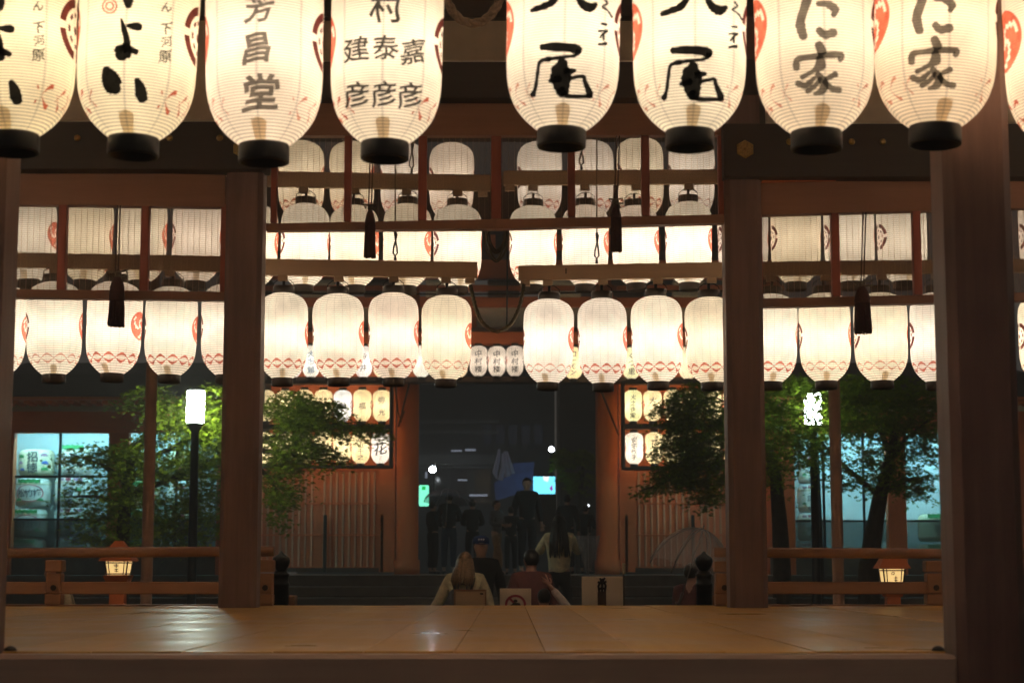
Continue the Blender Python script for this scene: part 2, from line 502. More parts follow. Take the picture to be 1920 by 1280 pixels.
tr_l = slope(M(), -120, 317, 381, 422, 328, 388, DT, .10).build('transom', BROWNRAIL, stage)
slope(M(), -120, 540, 556, 424, 547, 563, DT, .09).build('rail', BROWNRAIL, tr_l)
for a, b in ((-40, -26), (108, 123), (263, 278), (413, 424)):
    rect(M(), a, 383, b, 541 + (b + 120) * .0125 - 1, DT + .004, .07, .004).build('post', REDPOST, tr_l)
slope(M(), -118, 378, 548, 423, 384, 555, DT + .080, .006).build('screen', SCREEN, tr_l)
tr_r = slope(M(), 1416, 344, 403, 2060, 325, 386, DT, .10).build('transom', BROWNRAIL, stage)
slope(M(), 1416, 560, 576, 2060, 545, 561, DT, .09).build('rail', BROWNRAIL, tr_r)
for a, b in ((1416, 1430), (1560, 1575), (1713, 1728), (1866, 1880)):
    rect(M(), a, 403 - (a - 1416) * .026, b, 560 - (b - 1416) * .0233 - 1, DT + .004, .07, .004).build('post', REDPOST, tr_r)
slope(M(), 1418, 398, 568, 2060, 381, 553, DT + .080, .006).build('screen', SCREEN, tr_r)
slope(M(), 1429, 332.5, 342, 1800, 329.5, 331.5, DT - .03, .06).build('lit_batten', VERMX, tr_r)  # red-orange colour stands in for lantern light on this strip
# roof over the stage
M().box(-7, 7, 4.2, 16.9, 4.75, 4.95).build('ceiling', RACK, stage)
M().box(-7, 7, 16.4, 16.9, 4.3, 4.74).build('eave_board', DARKBEAM, stage)
for k in range(15):
    xx = -6.6 + k * .94
    M().box(xx - .05, xx + .05, 4.3, 16.38, 4.63, 4.748).build('rafter', RACK, stage)

# ---------------------------------------------------------------- railings on the far edge
def railing(sx, x_out, x_end, ytop, label):
    """sx: -1 for the bay with the smaller x; x_end is where the handrail stops beside the stair"""
    d = 13.45
    t = thing('railing', label, 'railing', (P((x_out + x_end) / 2, 1100, d).x, d, 0), 'low wooden railings along the stage edge')
    a, b = P(x_out, ytop + 6, d), P(x_end, ytop + 2, d)
    M().tube([a, b], 9.5 * pxm(500, 1040, d), 16).build('handrail', RAILWOOD, t)
    z = P(900, 1101, d).z
    m = M(); lo, hi = sorted((a.x, b.x))
    m.cbox(lo, hi - .0, d - .03, d + .03, P(900, 1113, d).z, P(900, 1090, d).z, .005).build('middle_rail', RAILWOOD, t)
    M().cbox(lo, hi, d - .05, d + .05, 0.0, .012, .003).build('sill_rail', RAILWOOD, t)
    posts = [x_end + sx * 16] + [x_end + sx * (16 + 395 + k * 230) for k in range(2)]
    for q in posts:
        cx = P(q, 1100, d).x; hw = 15 * pxm(500, 1100, d)
        m = M().cbox(cx - hw, cx + hw, d - .062, d + .062, 0.012, P(900, 1112, d).z - .004, .006)
        m.cbox(cx - hw * .92, cx + hw * .92, d - .056, d + .056, P(900, 1111, d).z, P(900, 1074, d).z, .006)
        m.cbox(cx - hw * 1.08, cx + hw * 1.08, d - .064, d + .064, P(900, 1072, d).z, P(900, ytop + 18, d).z, .008)
        m.build('post', RAILWOOD, t)
        M().tube([(cx + hw * .1, d - .062, P(900, 1101, d).z), (cx + hw * .1, d - .075, P(900, 1101, d).z)], .022, 8).build('peg', BLACKMETAL, t)
    return t
railing(-1, -120, 514, 1031, 'wooden railing of the bay with the sake barrel display behind it')
railing(1, 2060, 1339, 1033, 'wooden railing of the bay with the leaning tree trunk behind it')
def giboshi(px, label):
    d = 14.3
    c = P(px, 1133, d)
    t = thing('finial_post', label, 'post', (c.x, d, 0), 'black onion topped posts at the stage stair')
    k = pxm(px, 1080, d)
    z = lambda y: P(px, y, d).z
    M().lathe([(15 * k, -.25), (15 * k, z(1098)), (16 * k, z(1097)), (16 * k, z(1093)), (14.5 * k, z(1092)), (14.5 * k, z(1080)), (16 * k, z(1079)), (16 * k, z(1075)), (13 * k, z(1074)), (12 * k, z(1070))], 20, (c.x, d, 0)).build('shaft', BLACKMETAL, t)
    M().lathe([(8 * k, z(1070)), (11 * k, z(1066)), (15.5 * k, z(1058)), (17 * k, z(1051)), (15.5 * k, z(1045)), (10 * k, z(1041)), (5 * k, z(1038)), (1.5 * k, z(1033))], 20, (c.x, d, 0)).build('finial', BLACKMETAL, t)
    M().cbox(c.x + 4 * k, c.x + 26 * k, d + .02, d + .2, -.3, z(1116), .006).build('stair_block', RAILWOOD, t)
giboshi(526, 'black metal onion finial post beside the red slatted wall')
giboshi(1321, 'black metal onion finial post in front of the clear umbrella')

# ---------------------------------------------------------------- paper lanterns
RAD, HT = .20, .67
_pv = [0, .03, .08, .15, .25, .4, .55, .72, .84, .91, .96, 1]
_pr = [.41, .54, .71, .86, .955, .985, .985, 1.0, .975, .88, .72, .43]
def prof_r(v):
    v = min(max(v, 0), 1)
    i = 0
    while i < len(_pv) - 2 and v > _pv[i + 1]: i += 1
    t = (v - _pv[i]) / (_pv[i + 1] - _pv[i])
    p = [_pr[max(i - 1, 0)], _pr[i], _pr[i + 1], _pr[min(i + 2, len(_pr) - 1)]]
    x_ = [_pv[max(i - 1, 0)], _pv[i], _pv[i + 1], _pv[min(i + 2, len(_pv) - 1)]]
    h = x_[2] - x_[1]
    m1 = (p[2] - p[0]) / (x_[2] - x_[0]) * h; m2 = (p[3] - p[1]) / (x_[3] - x_[1]) * h
    return (2 * t ** 3 - 3 * t ** 2 + 1) * p[1] + (t ** 3 - 2 * t ** 2 + t) * m1 + (-2 * t ** 3 + 3 * t ** 2) * p[2] + (t ** 3 - t ** 2) * m2
def body_mesh(name, ribs, threads, seg, scallop, steps):
    n = steps; vs_ = []; fs = []; uvs = []
    for i in range(n + 1):
        v = i / n
        r = RAD * prof_r(v)
        if scallop:
            r += scallop * (abs(math.sin(math.pi * v * ribs)) - .5)
        for k in range(seg + 1):
            q = 2 * math.pi * k / seg
            vs_.append((r * math.sin(q), -r * math.cos(q), HT * v))
    for i in range(n):
        for k in range(seg):
            a = i * (seg + 1) + k
            fs.append((a, a + 1, a + seg + 2, a + seg + 1))
    me = bpy.data.meshes.new(name)
    me.from_pydata(vs_, [], fs)
    uv = me.uv_layers.new(name='UVMap')
    arr = np.zeros((len(me.loops), 2), np.float32)
    for li, lo in enumerate(me.loops):
        i, k = divmod(lo.vertex_index, seg + 1)
        arr[li] = (k / seg * threads, i / n * ribs)
    uv.data.foreach_set('uv', arr.ravel())
    me.polygons.foreach_set('use_smooth', [True] * len(fs))
    me.materials.append(PAPER)
    return me
BODY_FRONT = body_mesh('paper_body', 72, 8, 64, .0018, 216)
BODY_HANG = body_mesh('paper_body', 42, 20, 36, 0, 42)
BODY_SMALL = body_mesh('paper_body', 26, 8, 20, 0, 18)

def wrap_pts(vs_, off=.0025):
    out = []
    for x_, z_ in vs_:
        a = x_ / RAD; r = RAD * prof_r(z_ / HT) + off
        out.append((r * math.sin(a), -r * math.cos(a), z_))
    return out
def disc_mesh(name, cx, cz, rad, pred, mat, na=44, nr=7, off=.0025):
    vs_ = []; fs = []
    for i in range(nr + 1):
        for k in range(na):
            q = 2 * math.pi * k / na; rr = rad * i / nr
            vs_.append((cx + rr * math.cos(q), cz + rr * math.sin(q)))
    for i in range(nr):
        for k in range(na):
            if pred((i + .5) / nr, 2 * math.pi * (k + .5) / na):
                fs.append((i * na + k, (i + 1) * na + k, (i + 1) * na + (k + 1) % na, i * na + (k + 1) % na))
    me = bpy.data.meshes.new(name)
    me.from_pydata(wrap_pts(vs_, off), [], fs)
    me.materials.append(mat)
    return me
def tomoe(r, q):
    if r > .9: return True
    ph = (q + r * 2.4) % (2 * math.pi / 3)
    return ph > .42 + .25 * (1 - r) and r > .12
def mokko(r, q):
    ph = q % (math.pi / 2)
    if r > .68: return .12 < ph < math.pi / 2 - .12
    if .36 < r < .56: return .2 < (q + .4) % (math.pi / 4) < .62
    return r < .2
CREST_RED = disc_mesh('crest', -RAD * math.pi / 2, HT * .52, .105, tomoe, INK_RED)
CREST_MAR = disc_mesh('crest', RAD * math.pi / 2, HT * .52, .105, mokko, INK_MAROON)
def chain_mesh(z0, amp, wl, skip, mat, thick=.0105):
    vs_ = []; fs = []
    n = 150; per = 2 * math.pi * RAD
    for sgn in (1, -1):
        b0 = len(vs_)
        for i in range(n + 1):
            x_ = -per / 2 + per * i / n
            ph = 2 * math.pi * x_ / wl + (0 if sgn > 0 else math.pi)
            c = z0 + amp * math.sin(ph)
            hw = thick * (.18 + .82 * abs(math.sin(ph)) ** 1.5) / 2
            vs_ += [(x_, c - hw), (x_, c + hw)]
        for i in range(n):
            x_ = -per / 2 + per * (i + .5) / n
            if abs(x_) < skip: continue
            if skip and math.sin(x_ * 95) > .55: continue
            a = b0 + i * 2
            fs.append((a, a + 2, a + 3, a + 1))
    me = bpy.data.meshes.new('chain_band')
    me.from_pydata(wrap_pts(vs_), [], fs)
    me.materials.append(mat)
    return me
nw = 6
WL = 2 * math.pi * RAD / nw
BAND_RED = chain_mesh(HT * .155, .027, WL, 0, INK_RED, .020)
BAND_FADE = chain_mesh(HT * .155, .027, WL, 0, INK_PINK, .015)
BAND_FRONT = chain_mesh(HT * .15, .032, WL * .75, RAD * .66, INK_RED, .016)
BAND_FRONT_FADE = chain_mesh(HT * .15, .032, WL * .75, RAD * .66, INK_PINK, .013)
def cap_meshes(n):
    r = RAD * .43
    lo = M().lathe([(r * .86, .004), (r * .98, 0), (r, -.006), (r, -.056), (r * .97, -.061), (r * .9, -.061), (r * .88, -.02)], n).mesh('bottom_cap')
    hi = M().lathe([(r * .9, HT - .002), (r, HT + .003), (r, HT + .055), (r * .96, HT + .06), (r * .85, HT + .058)], n).mesh('top_cap')
    for q in (lo, hi): q.materials.append(BLACKLAC)
    return lo, hi
CAP_LO, CAP_HI = cap_meshes(36)
CAPS_LO, CAPS_HI = cap_meshes(14)
CAP_FR = CAP_LO.copy(); CAP_FR.materials[0] = plain('worn_black_lacquer', (.02, .019, .018), .42, var=.4, scale=14, bump=.15)  # darker copy of the cap lacquer, without the lit tone
# tan tab inside the paper, standing in for the bulb holder's shadow
def tab_mesh(z0, h, wd):
    vs_ = []; fs = []
    n = 8
    for j in range(n + 1):
        t = j / n
        hw = wd / 2 * (1 if t < .7 else math.sqrt(max(0.05, 1 - ((t - .7) / .3) ** 2)))
        for i in range(5):
            vs_.append((hw * (i / 4 * 2 - 1), z0 + h * t))
    for j in range(n):
        for i in range(4):
            a = j * 5 + i
            fs.append((a, a + 1, a + 6, a + 5))
    pts = wrap_pts(vs_, -.0075)
    back = [(x_, y_ + .004, z_) for x_, y_, z_ in pts]
    m = M().add(pts, fs).add(back, [f[::-1] for f in fs])
    me = m.mesh('holder_shade_tab'); me.materials.append(SHADETAB)
    return me
TAB_F = tab_mesh(.006, .062, .076)
TAB_B = None
HOOK = M().tube([(-RAD * .42, 0, HT + .03), (-RAD * .40, 0, HT + .085), (-RAD * .2, 0, HT + .115), (0, 0, HT + .12), (RAD * .2, 0, HT + .115), (RAD * .40, 0, HT + .085), (RAD * .42, 0, HT + .03)], .0035, 5).tube([(0, 0, HT + .05), (0, 0, HT + .115)], .012, 8).mesh('hanger')
HOOK.materials.append(BLACKMETAL)
bulbs = {}
def bulb(power, c=(1, .84, .66)):
    key = (round(power, 2), c)
    if key not in bulbs:
        L = bpy.data.lights.new('bulb', 'POINT'); L.energy = power; L.color = c; L.shadow_soft_size = .035
        bulbs[key] = L
    return bulbs[key]
TINTS = [(.86, .83, .76), (.86, .81, .70), (.85, .79, .73), (.84, .81, .78), (.87, .81, .67)]
def lantern(cx, ybot, wpx, d, label, kind, group, rz=0, tint=None, lit=1.0, decals=True, tilt=0, hang=True, tab=True, pw=None, band=None):
    """cx, ybot: pixel of the middle of the paper's bottom; wpx: widest, in pixels"""
    s = wpx * pxm(cx, ybot - wpx * .8, d) / (2 * RAD)
    c = P(cx, ybot, d)
    c.z = P(cx, ybot, d - RAD * .41 * s).z
    t = thing('paper_lantern', label, 'lantern', c, group, rz)
    fx, fz = (1, 1) if kind == 'front' else (random.uniform(.975, 1.015), random.uniform(.985, 1.015))
    t.scale = (s * fx, s * fx, s * fz)
    t.rotation_euler.y = tilt
    lit *= random.uniform(.9, 1.1)
    body = {'front': BODY_FRONT, 'hang': BODY_HANG, 'small': BODY_SMALL}[kind]
    tint = tint or random.choice(TINTS)
    b = link('paper_body', body, None, t); b.color = (*tint, lit)
    small = kind == 'small'
    link('bottom_cap', CAPS_LO if small else (CAP_FR if kind == 'front' else CAP_LO), None, t); link('top_cap', CAPS_HI if small else CAP_HI, None, t)
    if decals:
        link('crest', CREST_RED, None, t)
        link('crest', CREST_MAR, None, t)
        link('chain_band', band or random.choice([BAND_RED, BAND_RED, BAND_FADE]), None, t)
    if tab:
        q = link('holder_shade_tab', TAB_F, None, t)
        if rz: q.rotation_euler.z = math.pi
    if hang and not small:
        link('hanger', HOOK, None, t)
    if True:
        L = bpy.data.objects.new('bulb', bulb(pw if pw is not None else (BULB * lit if not small else round(BULB * .28 * lit, 1))))
        COL.objects.link(L); L.parent = t; L.location = (0, 0, HT * .48)
    return t, s

# ---- brush lettering wrapped on the paper
def stroke_poly(pts, res=6):
    """a brush stroke: centre line with widths -> outline quads"""
    P_ = [np.array(p, float) for p in pts]
    out = []
    for i in range(len(P_) - 1):
        p0, p1, p2, p3 = P_[max(i - 1, 0)], P_[i], P_[i + 1], P_[min(i + 2, len(P_) - 1)]
        for j in range(res):
            t = j / res
            out.append(.5 * ((2 * p1) + (-p0 + p2) * t + (2 * p0 - 5 * p1 + 4 * p2 - p3) * t * t + (-p0 + 3 * p1 - 3 * p2 + p3) * t ** 3))
    out.append(P_[-1])
    # rounded ends
    def end(a, b):
        d_ = a[:2] - b[:2]; L = np.linalg.norm(d_) or 1
        return [np.array([*(a[:2] + d_ / L * a[2] * .5 * k), a[2] * math.sqrt(max(0, 1 - k * k))]) for k in (.55, .85, .98)]
    out = end(out[0], out[1])[::-1] + out + end(out[-1], out[-2])
    vs_ = []; fs = []
    for i, p in enumerate(out):
        a = out[max(i - 1, 0)]; b = out[min(i + 1, len(out) - 1)]
        t = b[:2] - a[:2]; t = t / (np.linalg.norm(t) or 1)
        nn = np.array([-t[1], t[0]])
        wob = 1 + .10 * math.sin(i * 1.7 + p[0])
        hw = p[2] * .66 * wob
        vs_ += [tuple(p[:2] + nn * hw), tuple(p[:2] + nn * hw * .33), tuple(p[:2] - nn * hw * .33), tuple(p[:2] - nn * hw)]
    for i in range(len(out) - 1):
        for k in range(3):
            a = i * 4 + k
            fs.append((a, a + 1, a + 5, a + 4))
    return vs_, fs
_glyph = {}
def glyph(ch, bold=0.0):
    key = (ch, bold)
    if key in _glyph: return _glyph[key]
    cu = bpy.data.curves.new('g', 'FONT'); cu.body = ch; cu.size = 1; cu.resolution_u = 3
    cu.offset = bold
    o = bpy.data.objects.new('g', cu); COL.objects.link(o)
    dg = bpy.context.evaluated_depsgraph_get()
    me = bpy.data.meshes.new_from_object(o.evaluated_get(dg))
    bpy.data.objects.remove(o); bpy.data.curves.remove(cu)
    bm = bmesh.new(); bm.from_mesh(me); bpy.data.meshes.remove(me)
    bmesh.ops.triangulate(bm, faces=bm.faces[:])
    xs = [v.co.x for v in bm.verts]; ys = [v.co.y for v in bm.verts]
    cx, cy_ = (min(xs) + max(xs)) / 2, (min(ys) + max(ys)) / 2
    sz = max(max(ys) - min(ys), max(xs) - min(xs))
    for v in bm.verts:
        v.co.x = (v.co.x - cx) / sz; v.co.y = (v.co.y - cy_) / sz
    for k in range(-4, 5):
        g = bm.verts[:] + bm.edges[:] + bm.faces[:]
        bmesh.ops.bisect_plane(bm, geom=g, plane_co=(k / 9, 0, 0), plane_no=(1, 0, 0))
    for k in range(-4, 5):
        g = bm.verts[:] + bm.edges[:] + bm.faces[:]
        bmesh.ops.bisect_plane(bm, geom=g, plane_co=(0, k / 9, 0), plane_no=(0, 1, 0))
    bm.verts.index_update()
    # a brush hand: slant, swelling and a little wobble
    r_ = random.Random(ord(ch[0]))
    a1, a2, a3 = r_.uniform(0, 6), r_.uniform(0, 6), r_.uniform(-.05, .05)
    vs_ = []
    for v in bm.verts:
        x_, y_ = v.co.x, v.co.y
        vs_.append((x_ + .035 * math.sin(y_ * 7 + a1) + a3 * y_, y_ + .12 * x_ + .03 * math.sin(x_ * 6 + a2) - .02))
    res = (vs_, [[v.index for v in f.verts] for f in bm.faces])
    bm.free()
    _glyph[key] = res
    return res
def letter(t, s, cx, ybot, wpx, d, chars, mat, name='character', off=.003):
    """chars: a list of characters, each a list of items in photograph pixels:
    ('s', [(x,y,width)...]) brush strokes or ('g', glyph, x, y, size[, bold])"""
    k = pxm(cx, ybot - 100, d)
    half = wpx / 2
    O = t.location
    CI = CR.inverted()
    memo = {}
    def to(x_, y_):
        # the point of the paper that the photograph shows at that pixel
        a = math.asin(max(-.97, min(.97, (x_ - cx) / half))); z = max(.01, (ybot - y_) * k / s)
        for _ in range(5):
            r = RAD * prof_r(z / HT)
            q = CI @ (O + Vector((r * math.sin(a), -r * math.cos(a), z)) * s - EYE)
            px, py = 960 - q.x / q.z * F, 640 + q.y / q.z * F
            z = min(HT - .02, max(.008, z + (py - y_) * k / s))
            a = max(-1.35, min(1.35, a + (x_ - px) * k / (s * r * max(.3, math.cos(a)))))
        return (RAD * a, z)
    for items in chars:
        m = M()
        o_ = off
        for it in items:
            if it[0] == 's':
                vs_, fs = stroke_poly(it[1])
                m.add(wrap_pts([to(a, b) for a, b in vs_], o_), fs)
            else:
                vs_, fs = glyph(it[1], it[5] if len(it) > 5 else .012)
                m.add(wrap_pts([to(it[2] + a * it[4], it[3] - b * it[4]) for a, b in vs_], o_), fs)
            o_ += .00012
        link(name, m.mesh(name), mat, t)

DF = 5.72
YOI = [[(235, -6, 14), (236, 2, 15), (236.5, 12, 10)],
       [(224, 37, 3), (229, 55, 8), (234, 72, 9), (235, 86, 12), (228, 99, 27), (225, 105, 20)],
       [(236, 49, 6), (248, 50, 11), (257, 51, 12)], [(232, 90, 16), (243, 94, 10), (253, 98, 8)],
       [(198, 132, 12), (204, 145, 24), (213, 164, 26), (218, 170, 14)],
       [(255, 150, 8), (261, 165, 15), (264, 183, 17), (262, 187, 10)]]
O_ = [[(1035, -8, 9), (1022, 8, 10), (1003, 16, 9), (988, 22, 7)], [(1072, -6, 8), (1082, 8, 12), (1095, 14, 14), (1106, 8, 7)],
      [(1008, 90, 9), (1030, 89, 12), (1060, 90, 14), (1076, 94, 13)], [(1076, 97, 8), (1068, 105, 5), (1040, 109, 5), (1022, 112, 6)],
      [(1022, 112, 8), (1005, 118, 5), (1001, 140, 5), (998, 165, 5), (993, 180, 8)],
      [(1047, 118, 14), (1044, 135, 28), (1045, 155, 26), (1048, 175, 17)], [(1024, 153, 6), (1040, 148, 12)], [(1055, 135, 12), (1069, 133, 6)],
      [(1045, 170, 12), (1055, 180, 7), (1080, 181, 6), (1100, 180, 7)], [(1060, 148, 5), (1085, 143, 5), (1088, 152, 6), (1098, 176, 10)],
      [(1122, -2, 3), (1127, 6, 3), (1118, 12, 3), (1128, 19, 2.5), (1136, 31, 3)], [(1117, 44, 3), (1126, 45, 4)],
      [(1112, 58, 3), (1128, 57, 3), (1120, 63, 3), (1115, 70, 3)], [(1121, 62, 3), (1121, 74, 3)], [(1112, 83, 3), (1126, 81, 5)]]
NI = [[(1515, -4, 13), (1508, 18, 12), (1501, 45, 14), (1507, 70, 12)], [(1533, 8, 7), (1552, 9, 11), (1565, 19, 12), (1562, 30, 7)],
      [(1535, 57, 10), (1546, 66, 12), (1563, 62, 13)], [(1535, 84, 12), (1541, 98, 14)],
      [(1494, 129, 10), (1496, 113, 9), (1520, 108, 9), (1555, 104, 9), (1576, 105, 10), (1574, 114, 7)],
      [(1537, 110, 11), (1538, 123, 15), (1525, 134, 7), (1504, 146, 7)], [(1496, 157, 9), (1511, 161, 9), (1527, 147, 6)],
      [(1514, 172, 8), (1529, 161, 7), (1538, 148, 6)], [(1533, 140, 9), (1545, 157, 13), (1541, 171, 10), (1528, 177, 6)],
      [(1566, 140, 9), (1549, 149, 6)], [(1545, 154, 7), (1559, 167, 9), (1573, 170, 9)]]
def shift(st, dx, dy, cuts):
    """strokes moved to this lantern and divided into characters at the given stroke counts"""
    q = [('s', [(a + dx, b + dy, c) for a, b, c in s_]) for s_ in st]
    return [q[i:j] for i, j in zip([0] + cuts, cuts + [len(q)])]
def small_col(cx): return [[('g', 'ん', cx, 12, 20)], [('g', '下', cx, 53, 22)], [('g', '河', cx + 1, 77, 20)], [('g', '原', cx - 1, 105, 24)]]
fr = [
    (25, 242, 226, 'lit lantern with bold hiragana cut off by the frame edge beside the darker twin', shift(YOI, -233, 5, [1, 4]) + small_col(74), INK_BLACK, BAND_FRONT, (.87, .79, .58)),
    (251, 249, 222, 'lit cream lantern with bold black hiragana and small red seal ring', shift(YOI, 0, 0, [1, 4]) + small_col(307), INK_BLACK, BAND_FRONT, (.87, .80, .62)),
    (495, 262, 220, 'lit lantern with one column of three faded grey characters', [[('g', '芳', 488, 14, 56, .022)], [('g', '昌', 483, 90, 56, .03)], [('g', '堂', 490, 172, 68, .028)]], INK_GREY, BAND_FRONT_FADE, (.86, .77, .66)),
    (722, 258, 210, 'lit lantern with three columns of slim black characters', [[('g', c_, x_, y_, z_, .014)] for c_, x_, y_, z_ in (('村', 722, 12, 62), ('建', 667, 93, 48), ('泰', 721, 89, 48), ('嘉', 771, 96, 46), ('彦', 669, 178, 48), ('彦', 719, 176, 48), ('彦', 767, 178, 48))], INK_MID, BAND_FRONT, (.86, .79, .67)),
    (1053, 234, 214, 'lit lantern with thick brushed character, hanging beside the dark rope gap', shift(O_, 6, 0, [2, 10]), INK_BLACK, BAND_FRONT_FADE, (.86, .79, .68)),
    (1293, 236, 213, 'lit lantern with thick brushed character, hanging before the far pillar with brass plates', shift(O_, 252, 6, [2, 10]), INK_BLACK, BAND_FRONT_FADE, (.86, .80, .67)),
    (1530, 237, 222, 'lit lantern with soft grey brush writing, not overlapping any near pillar', shift(NI, 0, 0, [3]), INK_GREY, BAND_FRONT_FADE, (.86, .76, .62)),
    (1753, 227, 226, 'lit lantern with soft grey brush writing, hanging in front of the near pillar', shift(NI, 213, -9, [3]), INK_GREY, BAND_FRONT_FADE, (.86, .74, .58)),
    (2003, 258, 222, 'lit lantern of which only a red crested sliver shows at the frame edge', [], INK_GREY, BAND_FRONT, (.86, .75, .6)),
]
for i, (cx, yb, wp, lab, items, im, band, tint) in enumerate(fr):
    t, s = lantern(cx, yb, wp, DF, lab, 'front', 'big lettered lanterns of the front row', tint=tint, lit=.47, tilt=(-.015, .02, -.01, .012, .02, .01, 0, .03, 0)[i], band=band, rz=0)
    if items:
        letter(t, s, cx, yb, wp, DF, items, im)
    if i in (0, 1):
        c = 202 if i == 1 else -31
        if i == 1:
            sx = []
            for rr in (13, 7):
                sx.append(('s', [(c + rr * math.cos(a * .7), 13 + rr * math.sin(a * .7), 2.2) for a in range(10)]))
            letter(t, s, cx, yb, wp, DF, [sx], INK_RED, 'seal_ring')
# rack above the front row
def rack(label, x0, ya0, yb0, x1, ya1, yb1, d, blocks, cord=None):
    a = P((x0 + x1) / 2, (ya0 + yb0) / 2, d)
    t = thing('lantern_rack', label, 'lantern rack', a, 'wooden bars that carry the hanging lanterns')
    slope(M(), x0, ya0, yb0, x1, ya1, yb1, d - .03, .06).build('bar', RACK, t)
    for q in blocks:
        f = (q - x0) / (x1 - x0); yb = yb0 + (yb1 - yb0) * f
        rect(M(), q - 9, yb + .6, q + 9, yb + 11, d - .022, .044, .003).build('socket_block', RACK, t)
    return t
rack('wooden bar carrying the big front row lanterns, above the frame', -160, -178, -145, 2100, -178, -145, DF, [])

WORD = ['first', 'second', 'third', 'fourth', 'fifth']
def row(spec, d, kind, fmt, group, **kw):
    for i, (cx, yb, wp) in enumerate(spec):
        lantern(cx, yb, wp, d, fmt.format(WORD[i]), kind, group, rz=math.pi + random.uniform(-.24, .24), tilt=random.uniform(-.022, .022), **{'lit': .61, **kw})
row([(-6, 700, 102), (101, 700, 103), (210, 698, 102), (317.5, 701, 99), (425, 701, 100)], 13.95, 'hang', 'bright blank lantern, {} from the left in the low row before the barrels', 'bright lantern row in the barrel bay')
row([(529.5, 707, 95), (635, 707, 95.5), (738, 707, 95), (836, 709.5, 93)], 14.3, 'hang', 'bright blank lantern, {} from the left under the bar left of the cord', 'bright lantern row left of the cord')
row([(1027, 715.4, 94), (1131, 716.8, 94.5), (1234, 714, 95.5), (1335, 715, 95)], 14.3, 'hang', 'bright blank lantern, {} from the sagging cord under the lower bar', 'bright lantern row right of the cord')
row([(1446, 714, 97), (1549, 712.5, 98.5), (1654, 712, 99), (1757, 714, 98), (1962, 714, 99)], 13.95, 'hang', 'bright blank lantern, {} from the far pillar in the low row before the leaning trunk', 'bright lantern row in the tree bay')
row([(473, 533, 91), (569, 532, 91), (665, 533, 91), (762, 534, 91), (858, 535, 91)], 15.0, 'hang', 'half shaded lantern, {} from the left on the bar left of the rope loops', 'middle lantern row left of the loops')
row([(999, 532, 90), (1097, 531, 90), (1193.5, 529, 88), (1292, 528, 90), (1392, 528, 90)], 15.0, 'hang', 'half shaded lantern, {} from the rope loops hung from the upper bar', 'middle lantern row right of the loops')
row([(565, 406, 86), (660, 407, 86), (755, 408, 86), (846, 409, 86)], 15.7, 'hang', 'dimmed top lantern, {} from the left, behind the screen left of the middle post', 'top lantern row left of the middle post')
row([(1012, 406, 86), (1107, 405, 87), (1202, 404, 88), (1297, 404, 88)], 15.7, 'hang', 'dimmed top lantern behind the screen, {} to the right of the middle post', 'top lantern row right of the middle post')
row([(55, 522, 96), (159, 523, 96), (263, 524, 96), (366.5, 525, 95)], 14.8, 'hang', 'dimmed lantern behind the screen above the barrel bay, {} from the near pillar', 'screened lantern row in the barrel bay')
row([(1394, 528, 94), (1492.5, 527, 95), (1595, 526, 95), (1694, 525, 95), (1962, 524, 95)], 14.8, 'hang', 'dimmed lantern behind the smoked screen above the tree bay, {} from the far pillar', 'screened lantern row in the tree bay')

rack('pale wooden bar above the bright lanterns, ending left of the sagging cord', 430, 484, 514, 895, 491, 520, 14.3, [529.5, 635, 738, 836, 881])
rack('pale wooden bar with a small black tick, ending right of the sagging cord', 972, 498, 525, 1420, 490, 518, 14.3, [985, 1027, 1131, 1234, 1335])
rack('dim wooden bar behind the smoked screen, left of the red middle post', 430, 320, 347, 919, 328, 357, 15.0, [473, 569, 665, 762, 858, 905])
rack('dim wooden bar behind the smoked screen, right of the red middle post', 944, 320, 346, 1430, 317, 343, 15.0, [956, 999, 1097, 1193, 1292])
rack('dim wooden bar behind the smoked screen of the barrel bay', -100, 471, 497, 470, 481, 510, 13.95, [-6, 101, 210, 317.5, 425])
rack('dim wooden bar behind the smoked screen of the tree bay', 1390, 491, 517, 2030, 484, 508, 13.95, [1446, 1549, 1654, 1757, 1962])
for x0, y0, x1, y1, d, lab in ((440, 212, 900, 222, 15.7, 'top bar above the screened lanterns on the barrel side'), (960, 216, 1420, 212, 15.7, 'top bar above the screened lanterns on the tree side'),
                         (-100, 318, 470, 330, 14.8, 'upper bar hidden behind the barrel bay transom'), (1390, 335, 2030, 325, 14.8, 'upper bar hidden behind the tree bay transom')):
    rack('dim wooden ' + lab, x0, y0 - 14, y0 + 14, x1, y1 - 14, y1 + 14, d, [])
# the small black tick on the bar
tick = [o for o in bpy.data.objects if o.get('label', '').startswith('pale wooden bar with a small')][0]
rect(M(), 1060, 503, 1062.5, 513, 14.267, .004).build('tick_mark', BLACKLAC, tick)

# unseen upper tiers and side rows, added to brighten the stage
for tier in (1, 2, 3):
    rack(f'wooden bar of the {WORD[tier - 1]} added front tier, unseen above the frame', -160, -178 - 430 * tier, -145 - 430 * tier, 2100, -178 - 430 * tier, -145 - 430 * tier, DF - .5 * tier, [])
    for cx in (25, 251, 495, 722, 1053, 1293, 1530, 1753, 2003):
        lantern(cx, 250 - 430 * tier, 220, DF - .5 * tier, 'unseen lit lantern added above the frame to brighten the stage', 'hang', 'unseen lanterns added above the front row', lit=1.35)
for sx in (-1, 1):
    for k in range(6):
        for tier in (0, 1):
            t, s = lantern(960, 300, 95, 14.3, 'unseen lit lantern added beside the stage to brighten it', 'hang', 'unseen lanterns added along the stage sides', lit=1.2)
            t.location = (sx * 5.2, 6.9 + k * 1.1, 2.05 + .78 * tier); t.rotation_euler.z = math.pi / 2
